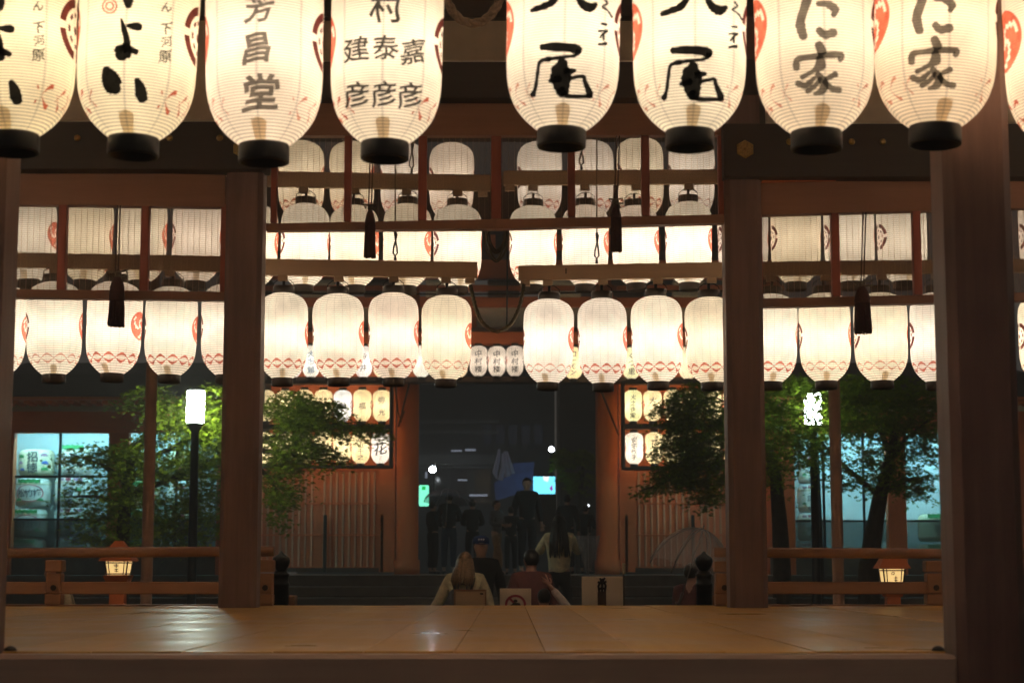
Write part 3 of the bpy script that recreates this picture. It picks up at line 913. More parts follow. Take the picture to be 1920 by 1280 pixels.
# ---------------------------------------------------------------- cords, hooks, tassels
def cordthing(name, label, cat, pts, r, d, mt=ROPE, twist=True):
    """hanging rope through photograph pixels; strands show as a twist"""
    P_ = [np.array(p, float) for p in pts]; out = []
    for i in range(len(P_) - 1):
        p0, p1, p2, p3 = P_[max(i - 1, 0)], P_[i], P_[i + 1], P_[min(i + 2, len(P_) - 1)]
        for j in range(10):
            t = j / 10
            out.append(.5 * ((2 * p1) + (-p0 + p2) * t + (2 * p0 - 5 * p1 + 4 * p2 - p3) * t * t + (-p0 + 3 * p1 - 3 * p2 + p3) * t ** 3))
    out.append(P_[-1])
    w_ = [P(a, b, d) for a, b in out]
    m = M()
    if twist:
        for s_ in (0, 1, 2):
            q = []
            L = 0
            for i, p in enumerate(w_):
                if i: L += (p - w_[i - 1]).length
                tt = (w_[min(i + 1, len(w_) - 1)] - w_[max(i - 1, 0)]).normalized()
                a = Vector((0, 1, 0)); b = tt.cross(a)
                ph = L / (r * 7) * 2 * math.pi + s_ * 2.094
                q.append(p + (a * math.cos(ph) + b * math.sin(ph)) * r * .45)
            m.tube(q, r * .62, 6)
    else:
        m.tube(w_, r, 6)
    o = m.build(name, mt)
    return tag(o, label, cat)
cordthing('hanging_cord', 'thick dark cord sagging between the two pale lantern bars', 'cord', [(882, 534), (886, 552), (893, 580), (905, 605), (930, 621), (955, 610), (970, 585), (978, 560), (982, 533)], .016, 14.25)
for k, (dx, dy, nm) in enumerate(((0, 0, 'outer'), (6, -4, 'inner'))):
    cordthing('rope_loop', f'thin cord loop below the red middle post, the {nm} one of the pair', 'cord', [(908 + dx, 430), (909 + dx, 450), (914 + dx, 472), (930, 491 + dy), (946 - dx, 474), (952 - dx, 450), (953 - dx, 430)], .007, 13.05)
cordthing('rope_loop', 'dark wide band looping behind the paired thin cord loops', 'cord', [(914, 432), (917, 455), (930, 472), (945, 458), (948, 432)], .02, 13.3, DARKBEAM, False)
cordthing('rope_loop', 'thick pale rope loop hanging between the big lettered lanterns', 'cord', [(834, -20), (842, 10), (862, 36), (890, 44), (915, 34), (934, 8), (942, -20)], .022, 8.2, plain('pale_rope', (.2, .13, .08), .8, var=.4, scale=80))
cordthing('gate_wire', 'thin vertical wire hanging in front of the gate plaster', 'wire', [(951, 430), (951, 540), (950, 612)], .008, 16.5, BLACKMETAL, False)
cordthing('gate_wire', 'thin level wire stretched behind the bright lanterns', 'wire', [(420, 549), (700, 551), (960, 551), (1200, 546), (1460, 545)], .008, 16.5, BLACKMETAL, False)
def hook(px, y0, y1, y2, d, label):
    t = thing('cord_hook', label, 'hook', P(px, y2, d), 'cords that end in an iron hook loop')
    M().tube([P(px, y0, d), P(px, y1, d)], .0055, 6).build('cord', ROPE, t)
    h = y2 - y1
    loop = [(px, y1 - 6), (px + 3, y1), (px + 1, y1 + h * .2), (px - 3.5, y1 + h * .55), (px - 4, y1 + h * .72), (px, y1 + h * .82), (px + 4, y1 + h * .72), (px + 3, y1 + h * .5), (px + 0, y1 + h * .15), (px - 1, y1 - 5)]
    M().tube([P(a, b, d) for a, b in loop], .0075, 6).build('loop', BLACKMETAL, t)
    M().tube([P(px, y1 + h * .82, d), P(px, y2, d)], [.008, .014], 6).build('shank', BLACKMETAL, t)
hook(741, 290, 440, 488, 14.26, 'long cord and hook holding the bar beside the slim tassel near the barrels')
hook(1119, 260, 442, 494, 14.26, 'long cord and hook holding the bar with the black tick')
hook(772, 240, 272, 326, 14.96, 'short cord and hook behind the screen above the slim tassel')
hook(1090, 240, 274, 318, 14.96, 'short cord and hook behind the screen near the red middle post')
def tassel(px, y0, yk, yt, y1, wpx, d, label, double=True):
    """cord from y0 to the knot yk, head to yt, fringe to y1"""
    t = thing('tassel', label, 'tassel', P(px, y1, d), 'dark tassels hanging below the transoms')
    k = pxm(px, yt, d)
    z = lambda y: P(px, y, d).z
    c = P(px, yt, d)
    for dx in ((-2.6, 2.6) if double else (0,)):
        M().tube([P(px + dx + 4, y0, d), P(px + dx, yk, d)], .0055, 6).build('cord', TASSEL, t)
    h = wpx / 2 * k
    m = M().tube([P(px - wpx * .35, yk + 5, d - .01), P(px - wpx * .6, yk - 3, d - .012), P(px - wpx * .1, yk - 2, d - .012), P(px + wpx * .55, yk - 4, d - .012), P(px + wpx * .6, yk + 5, d - .012), P(px, yk + 6, d - .014)], .007, 6)
    m.lathe([(.012, z(yk - 3)), (.02, z(yk)), (.02, z(yk + 6)), (.012, z(yk + 9))], 10, (c.x, d, 0))
    m.build('knot', ROPE, t)
    M().lathe([(h * .35, z(yk + 8)), (h * .62, z(yk + 16)), (h * .82, z(yk + 26)), (h * .9, z(yt - 3)), (h * .8, z(yt))], 16, (c.x, d, 0)).build('head', TASSEL, t)
    m = M(); rg = random.Random(int(px))
    for i in range(150):
        a = rg.uniform(0, 2 * math.pi); q = math.sqrt(rg.uniform(.35, 1))
        x0, yy = math.sin(a) * q * h * .82, -math.cos(a) * q * h * .82
        e = rg.uniform(-3, 2)
        m.tube([(c.x + x0, d + yy, z(yt)), (c.x + x0 * 1.1, d + yy * 1.1, z((yt + y1) / 2)), (c.x + x0 * 1.14 + rg.uniform(-.004, .004), d + yy * 1.14, z(y1 + e))], .0035, 4, True)
    fr_ = m.build('fringe', TASSEL, t); fr_['kind'] = 'stuff'
tassel(219, 385, 512, 565, 611, 33, 12.74, 'broad dark tassel in front of the barrel bay lanterns')
tassel(694, 255, 386, 420, 482, 22, 12.76, 'slim dark tassel beside the long hook cord left of the middle post')
tassel(1155, 255, 376, 408, 471, 22, 12.76, 'slim dark tassel right of the middle post')
tassel(1617, 398, 530, 568, 624, 34, 12.74, 'broad dark tassel in front of the tree bay lanterns')

# ---------------------------------------------------------------- red gate
G = 32.0
gate = thing('shrine_gate', 'vermilion shrine gate with slatted side walls around the dark opening', 'gate', P(950, 1075, G))
GZ = P(950, 1078, 27.5).z
def gpost(x0, x1, d=G - .1):
    a = P((x0 + x1) / 2, 900, d); r = (x1 - x0) / 2 * pxm(900, 900, d)
    M().lathe([(r * 1.15, GZ), (r * 1.15, GZ + .25), (r, GZ + .26), (r, P(900, 520, d).z)], 20, (a.x, d + r, 0)).build('post', VERMILION, gate)
gpost(742, 784); gpost(1118, 1160)
gpost(425, 465); gpost(1432, 1472)
wl_l = rect(M(), 466, 873, 742, 1068, G + .30, .08).build('wall', VERMX, gate)
wl_r = rect(M(), 1160, 876, 1434, 1068, G + .30, .08).build('wall', VERMX, gate)
for wl_, xs in ((wl_l, [490 + 11.75 * k for k in range(19) if not 590 < 490 + 11.75 * k < 600]), (wl_r, [1198 + 11.75 * k for k in range(19) if not 1294 < 1198 + 11.75 * k < 1305])):
    for q in xs:
        rect(M(), q - 1.9, 884, q + 2.3, 1062, G + .27, .029, .006).build('slat', SLATM, wl_)
    lo, hi = (480, 712) if wl_ is wl_l else (1190, 1425)
    for yy in (877, 942, 1001):
        rect(M(), lo, yy, hi, yy + 3, G + .232, .012, .003).build('crossbar', VERMX, wl_)
    rect(M(), lo - 8, 1064, hi + 8, 1072, G + .2, .09).build('sill', GATEDARK, wl_)
    for q in ((609, 716) if wl_ is wl_l else (1175, 1300)):
        rect(M(), q - 3, 965, q + 3, 1072, G + .12, .05, .004).build('bolt_post', BLACKMETAL, wl_)
for a, b in ((712, 741), (1161, 1190)):
    rect(M(), a, 720, b, 1072, G + .12, .1).build('jamb', VERMX, gate)
# wall behind the lantern shelves and the upper structure
for a, b in ((430, 742), (1160, 1470)):
    rect(M(), a, 640, b, 873, G + .42, .08).build('back_board', VERMX, gate)
rect(M(), 430, 706, 1470, 717, G - .35, .3, .01).build('lintel', GATEDARK, gate)
rect(M(), 430, 620, 1470, 645, G + .1, .2).build('beam', VERMX, gate)
rect(M(), 430, 614, 1470, 621, G + .02, .2).build('cornice', GATEDARK, gate)
for k in range(9):
    a = 430 + k * 116
    rect(M(), a, 575, a + 104, 613, G + .25, .06).build('plaster_panel', PLASTER, gate)
    rect(M(), a + 104.4, 575, a + 115.6, 613, G + .2, .1).build('strut', VERMILION, gate)
rect(M(), 430, 556, 1470, 574.5, G + .1, .2).build('beam', VERMX, gate)
for k in range(9):
    a = 430 + k * 116
    rect(M(), a + 20, 545, a + 80, 555.5, G - .05, .3, .02).build('bracket_arm', PLASTER if k % 2 else GATEDARK, gate)
    rect(M(), a + 20, 524, a + 80, 533, G - .1, .3, .02).build('bracket_arm', PLASTER if k % 2 else GATEDARK, gate)
rect(M(), 430, 534, 1470, 544.5, G + .05, .2).build('beam', VERMX, gate)
rect(M(), 430, 470, 1470, 523, G + .1, .2).build('frieze', VERMX, gate)
rect(M(), 380, 330, 1520, 469, G - .9, 3).build('eave', ROOFT, gate)
for k in range(36):
    a = 390 + k * 31
    rect(M(), a, 440, a + 12, 468.5, G - 1.0, .09).build('rafter_end', VERMX, gate)
# diagonal stays
for a, b in (((768, 716), (747, 800)), ((1128, 735), (1160, 815))):
    M().tube([P(*a, G - .3), P(*b, G - .12)], .018, 6).build('stay', GATEDARK, gate)
M().tube([P(741, 725, G - .15), P(746, 770, G - .15), P(752, 792, G - .15), P(758, 770, G - .15)], .015, 6).build('chain', BLACKMETAL, gate)
# platform and steps
plat = M().box(-8, 8, 27.5, 36, -1.1, GZ)
tag(plat.build('gate_platform', STONE), 'stone platform under the gate', None, None, 'structure')
st = thing('stone_steps', 'broad dark steps climbing to the red gate', 'steps', (0, 24, -1.1))
nst = 8; rise = (GZ + 1.1) / nst
for k in range(nst - 1):
    y0 = 27.5 - .5 * (nst - 1 - k)
    M().cbox(-6.5, 6.5, y0, 27.498, -1.1 + rise * k + (.001 if k else 0), -1.1 + rise * (k + 1), .015).build('step', STONE, st)
def step_z(y):
    if y > 27.5: return GZ
    k = math.floor((y - (27.5 - .5 * (nst - 1))) / .5)
    return -1.1 + rise * (k + 1) if k >= 0 else -1.1
# lantern shelves
GS = 31.45
def shelf(x0, x1, y0, y1, mids, label):
    t = thing('lantern_shelf', label, 'shelf', P((x0 + x1) / 2, y1, GS), 'dark framed shelves of small lanterns on the gate')
    for a, b in ((x0, x0 + 6), (x1 - 6, x1)):
        rect(M(), a, y0, b, y1, GS - .06, .3, .005).build('upright', GATEDARK, t)
    for yy, hh in [(y0, 7)] + [(q, 9) for q in mids] + [(y1 - 4, 5)]:
        rect(M(), x0 + 6.1, yy, x1 - 6.1, yy + hh, GS - .05, .28, .005).build('board', GATEDARK, t)
shelf(430, 736, 712, 876, [795], 'framed two tier lantern shelf on the gate wall behind the bright maple')
shelf(1166, 1470, 712, 879, [794], 'framed two tier lantern shelf on the gate wall behind the dark maple')
GT = [(.86, .80, .55), (.86, .82, .66), (.80, .83, .82), (.86, .76, .60), (.78, .80, .86)]
def gate_lantern(cx, yb, label, chars, mt=INK_BLACK, w_=35, grp='small lettered lanterns on the gate', lit=1.5, tint=None, h=None, size=13):
    t, s = lantern(cx, yb, w_, GS + .08, label, 'small', grp, tint=tint or random.choice(GT), lit=lit, decals=False, hang=False, tab=False)
    if chars:
        n = len(chars); top = yb - w_ * 1.45; step_ = w_ * 1.28 / n
        its = [[('g', c, cx, top + step_ * (i + .5), min(step_ * .92, size), .012)] for i, c in enumerate(chars)]
        letter(t, s, cx, yb, w_, GS + .08, its, mt, off=.01)
    for q in (-1, 1):
        link('crest', CREST_RED if q < 0 else CREST_MAR, None, t)
    return t
# upper row above the opening
x = 549
k = 0
up = [(549, '', 0), (583, '大市館', 1), (616, '', 0), (650, '', 0), (681, '舟井', 0), (716, '', 0), (755, '', 0), (790, '', 0), (826, '', 0), (860, '', 0)]
for i, (cx, ch, blue) in enumerate(up):
    lab = {583: 'small gate lantern with blue characters between two bright lanterns', 681: 'small yellowish gate lantern with two black characters between bright lanterns', 790: 'small white gate lantern with no writing, between bright lanterns'}.get(cx, f'small gate lantern mostly behind the bright row, {["third", "", "fourth", "fifth", "", "sixth", "seventh", "", "ninth", "tenth"][i] if i else "second"} from the far pillar above the maple')
    gate_lantern(cx, 706, lab, ch, INK_BLUE if blue else INK_BLACK, tint=(.8, .84, .84) if blue else None)
for cx, nm in ((897, 'left'), (931.5, 'middle'), (965.5, 'right')):
    gate_lantern(cx, 704, f'small white gate lantern with brushed vertical name, {nm} of the identical three', '中村楼', w_=33.5, grp='three matching white lanterns over the gate opening', tint=(.84, .80, .77), lit=.9)
for i, (cx, ch) in enumerate(((1075, 'ローモン'), (1110, ''), (1148, ''), (1184, 'くつ里'), (1219, ''), (1254, ''), (1290, ''), (1325, ''))):
    lab = {1075: 'small gate lantern with katakana between two bright lanterns', 1184: 'small greenish gate lantern with hiragana between two bright lanterns'}.get(cx, f'small gate lantern behind the bright row, {["", "second", "third", "", "fifth", "sixth", "seventh", "eighth"][i]} right of the opening centre')
    gate_lantern(cx, 709, lab, ch, tint=(.8, .84, .62) if cx == 1184 else None, size=10 if cx == 1075 else 13)
# two tiers on each shelf
L_up = [(716, '弥光', 'small cream lantern at the red jamb end of the upper shelf tier'), (679, '福', 'small yellow lantern with one black character second from the red jamb, upper tier'), (642, '賀', 'small bluish lantern with black character and blue mark, upper tier'), (606, '', ''), (570, '', ''), (534, '', ''), (498, '', '')]
L_lo = [(713, '花', 'small white lantern with one bold brushed character beside the red jamb, lower tier'), (676, '茂山千之', 'small yellow lantern with four stacked characters, lower tier'), (641, '', 'small plain yellow lantern third from the red jamb, lower tier'), (605, '', ''), (569, '', ''), (533, '', ''), (497, '', '')]
for tier, yb, nm in ((L_up, 789, 'upper'), (L_lo, 868, 'lower')):
    for i, (cx, ch, lab) in enumerate(tier):
        gate_lantern(cx, yb, lab or f'small lantern behind bright maple leaves, {WORD[min(4, i - 2)] if i < 6 else "last"} from the red jamb, {nm} tier', ch, size=24 if ch == '花' else 13,
                     tint=(.74, .80, .86) if ch == '賀' else ((.83, .83, .84) if ch == '花' else (.86, .78, .52)), mt=INK_BLACK)
R_up = [(1187, '大之後堂', 'small greenish yellow lantern at the red jamb end of the upper tier, dark maple side'), (1224, '大宮', 'small lantern second from the red jamb, upper tier, half behind the dark maple')]
R_lo = [(1189, '安宅敏子', 'small white lantern with four stacked characters, lower tier beside the dark maple'), (1227, '花田', 'small lantern with two characters, lower tier, half behind the dark maple')]
for tier, yb, nm in ((R_up, 789, 'upper'), (R_lo, 869, 'lower')):
    for i in range(7):
        cx, ch, lab = tier[i] if i < len(tier) else (1188 + 37 * i, '', f'small lantern behind dark maple leaves, {["third", "fourth", "fifth", "sixth", "last"][i - 2]} from the red jamb, {nm} tier')
        gate_lantern(cx, yb, lab, ch, tint=(.80, .84, .55) if cx == 1187 else ((.84, .84, .80) if cx == 1189 else (.86, .79, .54)))

# ---------------------------------------------------------------- display halls with sake barrels
CABLIGHT = glow('fluorescent_tube', (.32, .84, 1.0), 85)
CABWALL = plain('cabinet_wall', (.66, .76, .76), .7, var=.05)
GLASS = clear_mat('display_glass', (.05, .06, .06), .93)
FROST = clear_mat('smoked_lower_glass', (.05, .06, .065), .42)
STRAW = plain('pale_straw_wrap', (.62, .60, .42), .8, var=.15, scale=40, bump=.5)
WHITEB = plain('white_barrel_wrap', (.66, .70, .64), .7, var=.08, scale=30, bump=.3)
HALLD = 29.0
def hall(x0, x1, ytop, ybot, muls, mull_y, posts, label, sx, dimrow):
    d = HALLD
    t = thing('display_hall', label, 'building', P((x0 + x1) / 2, ybot, d))
    rect(M(), x0, ytop - 21, x1, ybot + 60, d + 1.5, .1).build('back_wall', CABWALL, t)
    rect(M(), x0, ybot + 12, x1, ybot + 60, d - .02, 1.5).build('plinth', STONE, t)
    rect(M(), x0, ytop - 26, x1, ytop - 22, d + .1, 1.4).build('cabinet_ceiling', CABWALL, t)
    z = P(500, ytop - 16, d).z
    a, b = P(x0 + 12, ytop, d).x, P(x1 - 12, ytop, d).x
    n = 3
    for i in range(n):
        u0 = a + (b - a) * i / n + .1; u1 = a + (b - a) * (i + 1) / n - .1
        M().tube([(u0, d + .20, z), (u1, d + .20, z)], .03, 8).build('tube_lamp', CABLIGHT, t)
    rect(M(), x0, ytop - 44, x1, ytop - 4, d - .1, .18).build('lintel', VERMX, t)
    rect(M(), x0, ytop - 58, x1, ytop - 44.5, d - .02, .1).build('beam', PLASTER, t)
    for k in range(int((x1 - x0) / 21)):
        q = x0 + 21 * k
        rect(M(), q, ytop - 66, q + 11, ytop - 58.5, d - .5, .55).build('rafter_end', VERMX, t)
    rect(M(), x0 - 30, ytop - 72, x1 + 10, ytop - 66.5, d - .7, .8).build('fascia', VERMX, t)
    c = [P(x0 - 40, ytop - 73, d - .8), P(x1 + 20, ytop - 73, d - .8)]
    rise_ = P(500, ytop - 128, d).z - P(500, ytop - 73, d).z
    m = M().hexa([c[0], c[1], c[1] + Vector((0, 4, 0)), c[0] + Vector((0, 4, 0)), c[0] + Vector((0, 1.2, rise_)), c[1] + Vector((0, 1.2, rise_)), c[1] + Vector((0, 4, rise_ + .5)), c[0] + Vector((0, 4, rise_ + .5))])
    m.build('roof', ROOFT, t)
    for pa, pb in posts:
        rect(M(), pa, ytop - 4.5, pb, ybot + 60, d - .12, .2, .01).build('post', VERMILION, t)
    for q in muls:
        rect(M(), q - 2.2, ytop - 3, q + 2.2, ybot + 12, d - .01, .05).build('mullion', BLACKMETAL, t)
    for q in mull_y:
        rect(M(), x0, q - 2, x1, q + 2, d + .001, .045).build('transom_bar', BLACKMETAL, t)
    rect(M(), x0, ytop - 3, x1, mull_y[-1] - 2, d + .055, .008).build('glass_pane', GLASS, t)
    rect(M(), x0, mull_y[-1] + 2, x1, ybot + 12, d + .055, .008).build('frosted_pane', FROST, t)
    return t
hall(-40, 425, 815, 1030, [110, 330], [893, 973], [(200, 238), (405, 440), (-60, 22)], 'sake barrel hall with cyan lit glass and red posts behind the bright maple', -1, 0)
hall(1470, 1960, 815, 1030, [1545, 1620, 1860], [976], [(1470, 1491), (1665, 1700), (1900, 1930)], 'sake barrel hall with cyan lit glass and red posts behind the leaning tree', 1, 0)
def wrap_on(m, vs_, fs, r, z0, off):
    m.add([((r + off) * math.sin(a / r), -(r + off) * math.cos(a / r), b + z0) for a, b in vs_], fs)
def barrel(cx, y0, y1, wpx, d, label, top_mat, marks, grp='wrapped sake barrels stacked behind glass'):
    k = pxm(cx, (y0 + y1) / 2, d); r = wpx / 2 * k
    zb = P(cx, y1, d).z; h = P(cx, y0, d).z - zb
    t = thing('sake_barrel', label, 'barrel', (P(cx, y1, d).x, d, zb), grp)
    M().lathe([(r * .80, 0), (r * .93, h * .05), (r * .99, h * .16), (r, h * .35), (r, h * .70), (r * .97, h * .86), (r * .88, h * .96), (r * .7, h)], 24).build('barrel_body', top_mat, t, True)
    m = M()
    for zz in (h * .79, h * .19):
        m.lathe([(r * 1.0, zz - .012), (r * 1.018, zz), (r * 1.0, zz + .012)], 24, caps=False)
    m.build('rope_band', STRAW, t, True)
    for name, mt, items in marks:
        m = M()
        for it in items:
            if it[0] == 'g':
                vs_, fs = glyph(it[1], it[5] if len(it) > 5 else .012)
                wrap_on(m, [(a * it[4] * r + it[2] * r, b * it[4] * r + it[3] * h) for a, b in vs_], fs, r, 0, .012)
            elif it[0] == 'fan':
                vs_ = [(it[1] * r, it[2] * h)] + [(it[1] * r + it[3] * r * math.cos(q * math.pi / 8), it[2] * h + it[3] * r * .8 * math.sin(q * math.pi / 8)) for q in range(9)]
                wrap_on(m, vs_, [(0, q + 1, q + 2) for q in range(8)], r, 0, .010)
            elif it[0] == 'bar':
                n = 12; vs_ = []
                for q in range(n + 1):
                    a = it[1] + (it[2] - it[1]) * q / n
                    wv = .02 * math.sin(q * 2.3)
                    vs_ += [(a * r, (it[3] + wv) * h), (a * r, (it[4] + wv) * h)]
                wrap_on(m, vs_, [(2 * q, 2 * q + 2, 2 * q + 3, 2 * q + 1) for q in range(n)], r, 0, .009)
            elif it[0] == 'ring':
                n = 28; vs_ = []
                for q in range(n):
                    a = 2 * math.pi * q / n
                    for g in (1, .92):
                        vs_.append((it[1] * r + it[3] * g * r * math.cos(a), it[2] * h + it[4] * g * h * math.sin(a)))
                wrap_on(m, vs_, [(2 * q, 2 * ((q + 1) % n), 2 * ((q + 1) % n) + 1, 2 * q + 1) for q in range(n)], r, 0, .009)
        m.build(name, mt, t, True)
    return t
PB = plain('print_black', (.02, .03, .04), .6); PG = plain('print_green', (.03, .26, .08), .6); PBl = plain('print_blue', (.04, .13, .45), .6)
PR = plain('print_red', (.42, .05, .09), .6); PM = plain('print_mauve', (.36, .2, .32), .6)
SHOCHIKU = [('lettering', PB, [('g', '松', -.46, .48, .48, .010), ('g', '竹', 0, .48, .48, .010), ('g', '梅', .46, .48, .48, .010)]), ('pine_print', PG, [('bar', -.75, .6, .83, .95), ('fan', -.62, .2, .2), ('fan', .62, .2, .2)]), ('oval_print', PR, [('ring', 0, .47, .82, .30)])]
SHOTOKU = [('lettering', PB, [('g', '招', 0, .70, .6, .016), ('g', '徳', 0, .27, .6, .008)]), ('fan_print', PG, [('fan', -.72, .66, .22), ('fan', .7, .18, .22)]), ('fan_print', PBl, [('fan', .72, .42, .22), ('fan', -.6, .16, .18)]), ('fan_print', PM, [('fan', -.74, .42, .2), ('fan', .66, .72, .22)])]
KURA = [('lettering', PB, [('g', '国', 0, .5, .5), ('g', '盛', 0, .14, .4)]), ('leaf_print', PG, [('fan', .5, .5, .22), ('fan', -.55, .28, .2), ('fan', -.6, .6, .12)]), ('band_print', PR, [('bar', -.2, .1, .86, .95)]), ('band_print', PM, [('bar', -.7, -.3, .86, .94), ('bar', .25, .75, .86, .94)])]
GREEN = [('lettering', PB, [('g', '福', 0, .5, .5)]), ('pine_print', PG, [('bar', -.6, .7, .86, 1.0)])]
FLOWER = [('flower_print', PR, [('fan', 0, .72, .2), ('fan', 0, .3, .2)]), ('lettering', PM, [('g', '月', .1, .5, .4)])]
BD = HALLD + .95
barrel(68, 843, 891, 66, BD, 'pale barrel with fan prints and two stacked characters, topmost of its stack', STRAW, SHOTOKU)
barrel(62, 897, 950, 66, BD, 'white barrel with three characters in a red oval, below the fan printed barrel', WHITEB, SHOCHIKU)
barrel(56, 953.5, 1006, 66, BD, 'white barrel with three characters in a red oval, cut by the lower glazing bar', WHITEB, SHOCHIKU)
barrel(52, 1009, 1060, 66, BD, 'white barrel with green pine print at the bottom of its stack', WHITEB, SHOCHIKU)
barrel(140, 836, 889, 64, BD, 'white barrel with a bright green band, topmost of the second stack', WHITEB, GREEN)
barrel(136, 894, 949, 66, BD, 'white barrel with green leaves and a dark house shaped print', WHITEB, KURA)
barrel(135, 952, 1004, 66, BD, 'white barrel with mauve lettering below the leaf printed barrel', WHITEB, KURA)
barrel(134, 1006, 1058, 66, BD, 'dim barrel at the bottom of the second stack', WHITEB, KURA)
for i, (cx, mk) in enumerate(((268, SHOCHIKU), (345, FLOWER))):
    for j in range(4):
        barrel(cx, 846 + 55 * j, 897 + 55 * j, 62, BD, f'barrel behind the maple, {WORD[j]} from the top of the {["stack next to the red post", "stack next to the far pillar"][i]}', (WHITEB, STRAW)[(i + j) % 2], mk)
for i, (cx, w_, mk) in enumerate(((1517, 42, KURA), (1651, 34, FLOWER), (1752, 60, GREEN))):
    for j in range(4 if i < 2 else 2):
        y0 = (855 + 54 * j) if i < 2 else (964 + 56 * j)
        barrel(cx, y0, y0 + 51, w_, BD, f'barrel {WORD[j]} from the top of the {["stack beside the slender straight trunk", "narrow stack with red flower prints", "green marked stack by the near pillar"][i]}', (WHITEB, STRAW)[1 if i == 2 else 0], mk)

# ---------------------------------------------------------------- posts, lamps in the precinct
def slim_post(px, label):
    d = 20.0
    c = P(px, 1000, d); r = 11 * pxm(px, 1000, d)
    t = thing('slim_post', label, 'post', (c.x, d, -1.1), 'slim brown posts standing behind the stage')
    M().lathe([(r * 1.25, -1.1), (r * 1.25, -.8), (r, -.79), (r, 3.9)], 16, (c.x, d, 0)).build('shaft', RAILWOOD, t)
    z = P(px, 1028, d).z
    M().lathe([(r * 1.04, z - .012), (r * 1.06, z), (r * 1.04, z + .012)], 16, (c.x, d, 0)).build('collar', GREYMETAL, t)
slim_post(277, 'slim brown post between the barrel windows and the lamp')
slim_post(1570, 'slim brown post beside the lamp hidden in leaves')
LAMP = glow('lamp_glass', (.84, 1.0, .86), 60)
LAMP2 = glow('lamp_glass_dim', (.84, 1.0, .90), 36)
def lamp(px, y0, y1, w_, d, label, st):
    k = pxm(px, y0, d); c = P(px, y1, d)
    t = thing('lamp_post', label, 'street lamp', (c.x, d, -1.1), 'cylindrical white lamps on dark poles')
    r = w_ / 2 * k; z0, z1 = c.z, P(px, y0, d).z
    M().lathe([(r * .93, z0), (r, z0 + .02), (r, z1 - .02), (r * .95, z1)], 20, (c.x, d, 0)).build('lamp_glass', LAMP if st == 1 else LAMP2, t)
    M().lathe([(r * 1.03, z1 + .002), (r * 1.05, z1 + .03), (r * .4, z1 + .06)], 20, (c.x, d, 0)).build('cap', BLACKMETAL, t)
    M().lathe([(r * .9, -1.1), (r * .85, -.5), (r * .55, -.4), (r * .45, z0 - .12), (r * .95, z0 - .03), (r * 1.0, z0 - .002)], 16, (c.x, d, 0)).build('pole', BLACKMETAL, t)
lamp(366, 733, 793, 33, 24.4, 'glowing white cylinder lamp on a dark pole beside the bright maple', 1)
lamp(1525, 738, 796, 32, 26.45, 'white lamp glimpsed through leaves beside the slim post', 2)

# ---------------------------------------------------------------- trees
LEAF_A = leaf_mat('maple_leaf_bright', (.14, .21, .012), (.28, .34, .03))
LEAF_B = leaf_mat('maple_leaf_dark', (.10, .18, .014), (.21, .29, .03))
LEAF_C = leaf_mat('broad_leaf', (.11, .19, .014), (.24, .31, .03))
BARK = plain('bark', (.05, .038, .028), .9, var=.4, scale=14, bump=.8)
def tree(name, label, trunk, limbs, blobs, d0, dd, mt, seed, leaf=.05, dens=2.9):
    rg = random.Random(seed)
    base_ = P(*trunk[0][:2], d0)
    t = thing(name, label, 'tree', (base_.x, d0, -1.1))
    pts = [Vector((base_.x, d0, -1.1))] + [P(a, b, d0) for a, b, _ in trunk]
    rad = [trunk[0][2] * 1.25 * pxm(500, 900, d0)] + [c * pxm(500, 900, d0) for _, _, c in trunk]
    M().tube(pts, rad, 10).build('trunk', BARK, t)
    for L in limbs:
        q = [P(a, b, d0 + dep) for a, b, dep in L]
        M().tube(q, [.05 - .042 * i / (len(q) - 1) for i in range(len(q))], 6).build('limb', BARK, t)
    vs_ = []; fs = []
    def leaf_at(c, dirv, s):
        n = Vector((rg.gauss(0, .5), rg.gauss(-.25, .55), 1)).normalized()
        u = dirv - n * dirv.dot(n)
        if u.length < .1: return
        u.normalize(); v = n.cross(u)
        b0 = len(vs_)
        for a, r_ in ((-2.3, .55), (-1.75, .25), (-1.05, .95), (-.52, .38), (0, 1.15), (.52, .38), (1.05, .95), (1.75, .25), (2.3, .55)):
            vs_.append(tuple(c + (u * math.cos(a) + v * math.sin(a)) * r_ * s))
        fs.append(tuple(range(b0, b0 + 9)))
    for bx, by, rx, ry, n, droop in blobs:
        for _ in range(int(n * dens)):
            a = rg.uniform(0, 2 * math.pi); q = math.sqrt(rg.random())
            x_, y_ = bx + rx * q * math.cos(a), by + ry * q * math.sin(a)
            dep = d0 + rg.uniform(-dd, dd)
            c = P(x_, y_, dep)
            sgn = rg.choice((-1, 1)) if droop == 0 else (1 if droop > 0 else -1)
            dirv = Vector((sgn * rg.uniform(.5, 1), rg.uniform(-.6, .6), -rg.uniform(.05, .55))).normalized()
            L = rg.uniform(.18, .42)
            for k in range(rg.randint(7, 12)):
                u = k / 10 * L
                p = c + dirv * u + Vector((rg.gauss(0, .03), rg.gauss(0, .05), rg.gauss(0, .018) - u * u * .5))
                leaf_at(p, dirv + Vector((rg.gauss(0, .5), rg.gauss(0, .5), rg.gauss(0, .3))), leaf * rg.uniform(.6, 1.1))
    m = M(); m.v = vs_; m.f = fs; m.sm = [False] * len(fs)
    m.build('crown', mt, t)
    return t
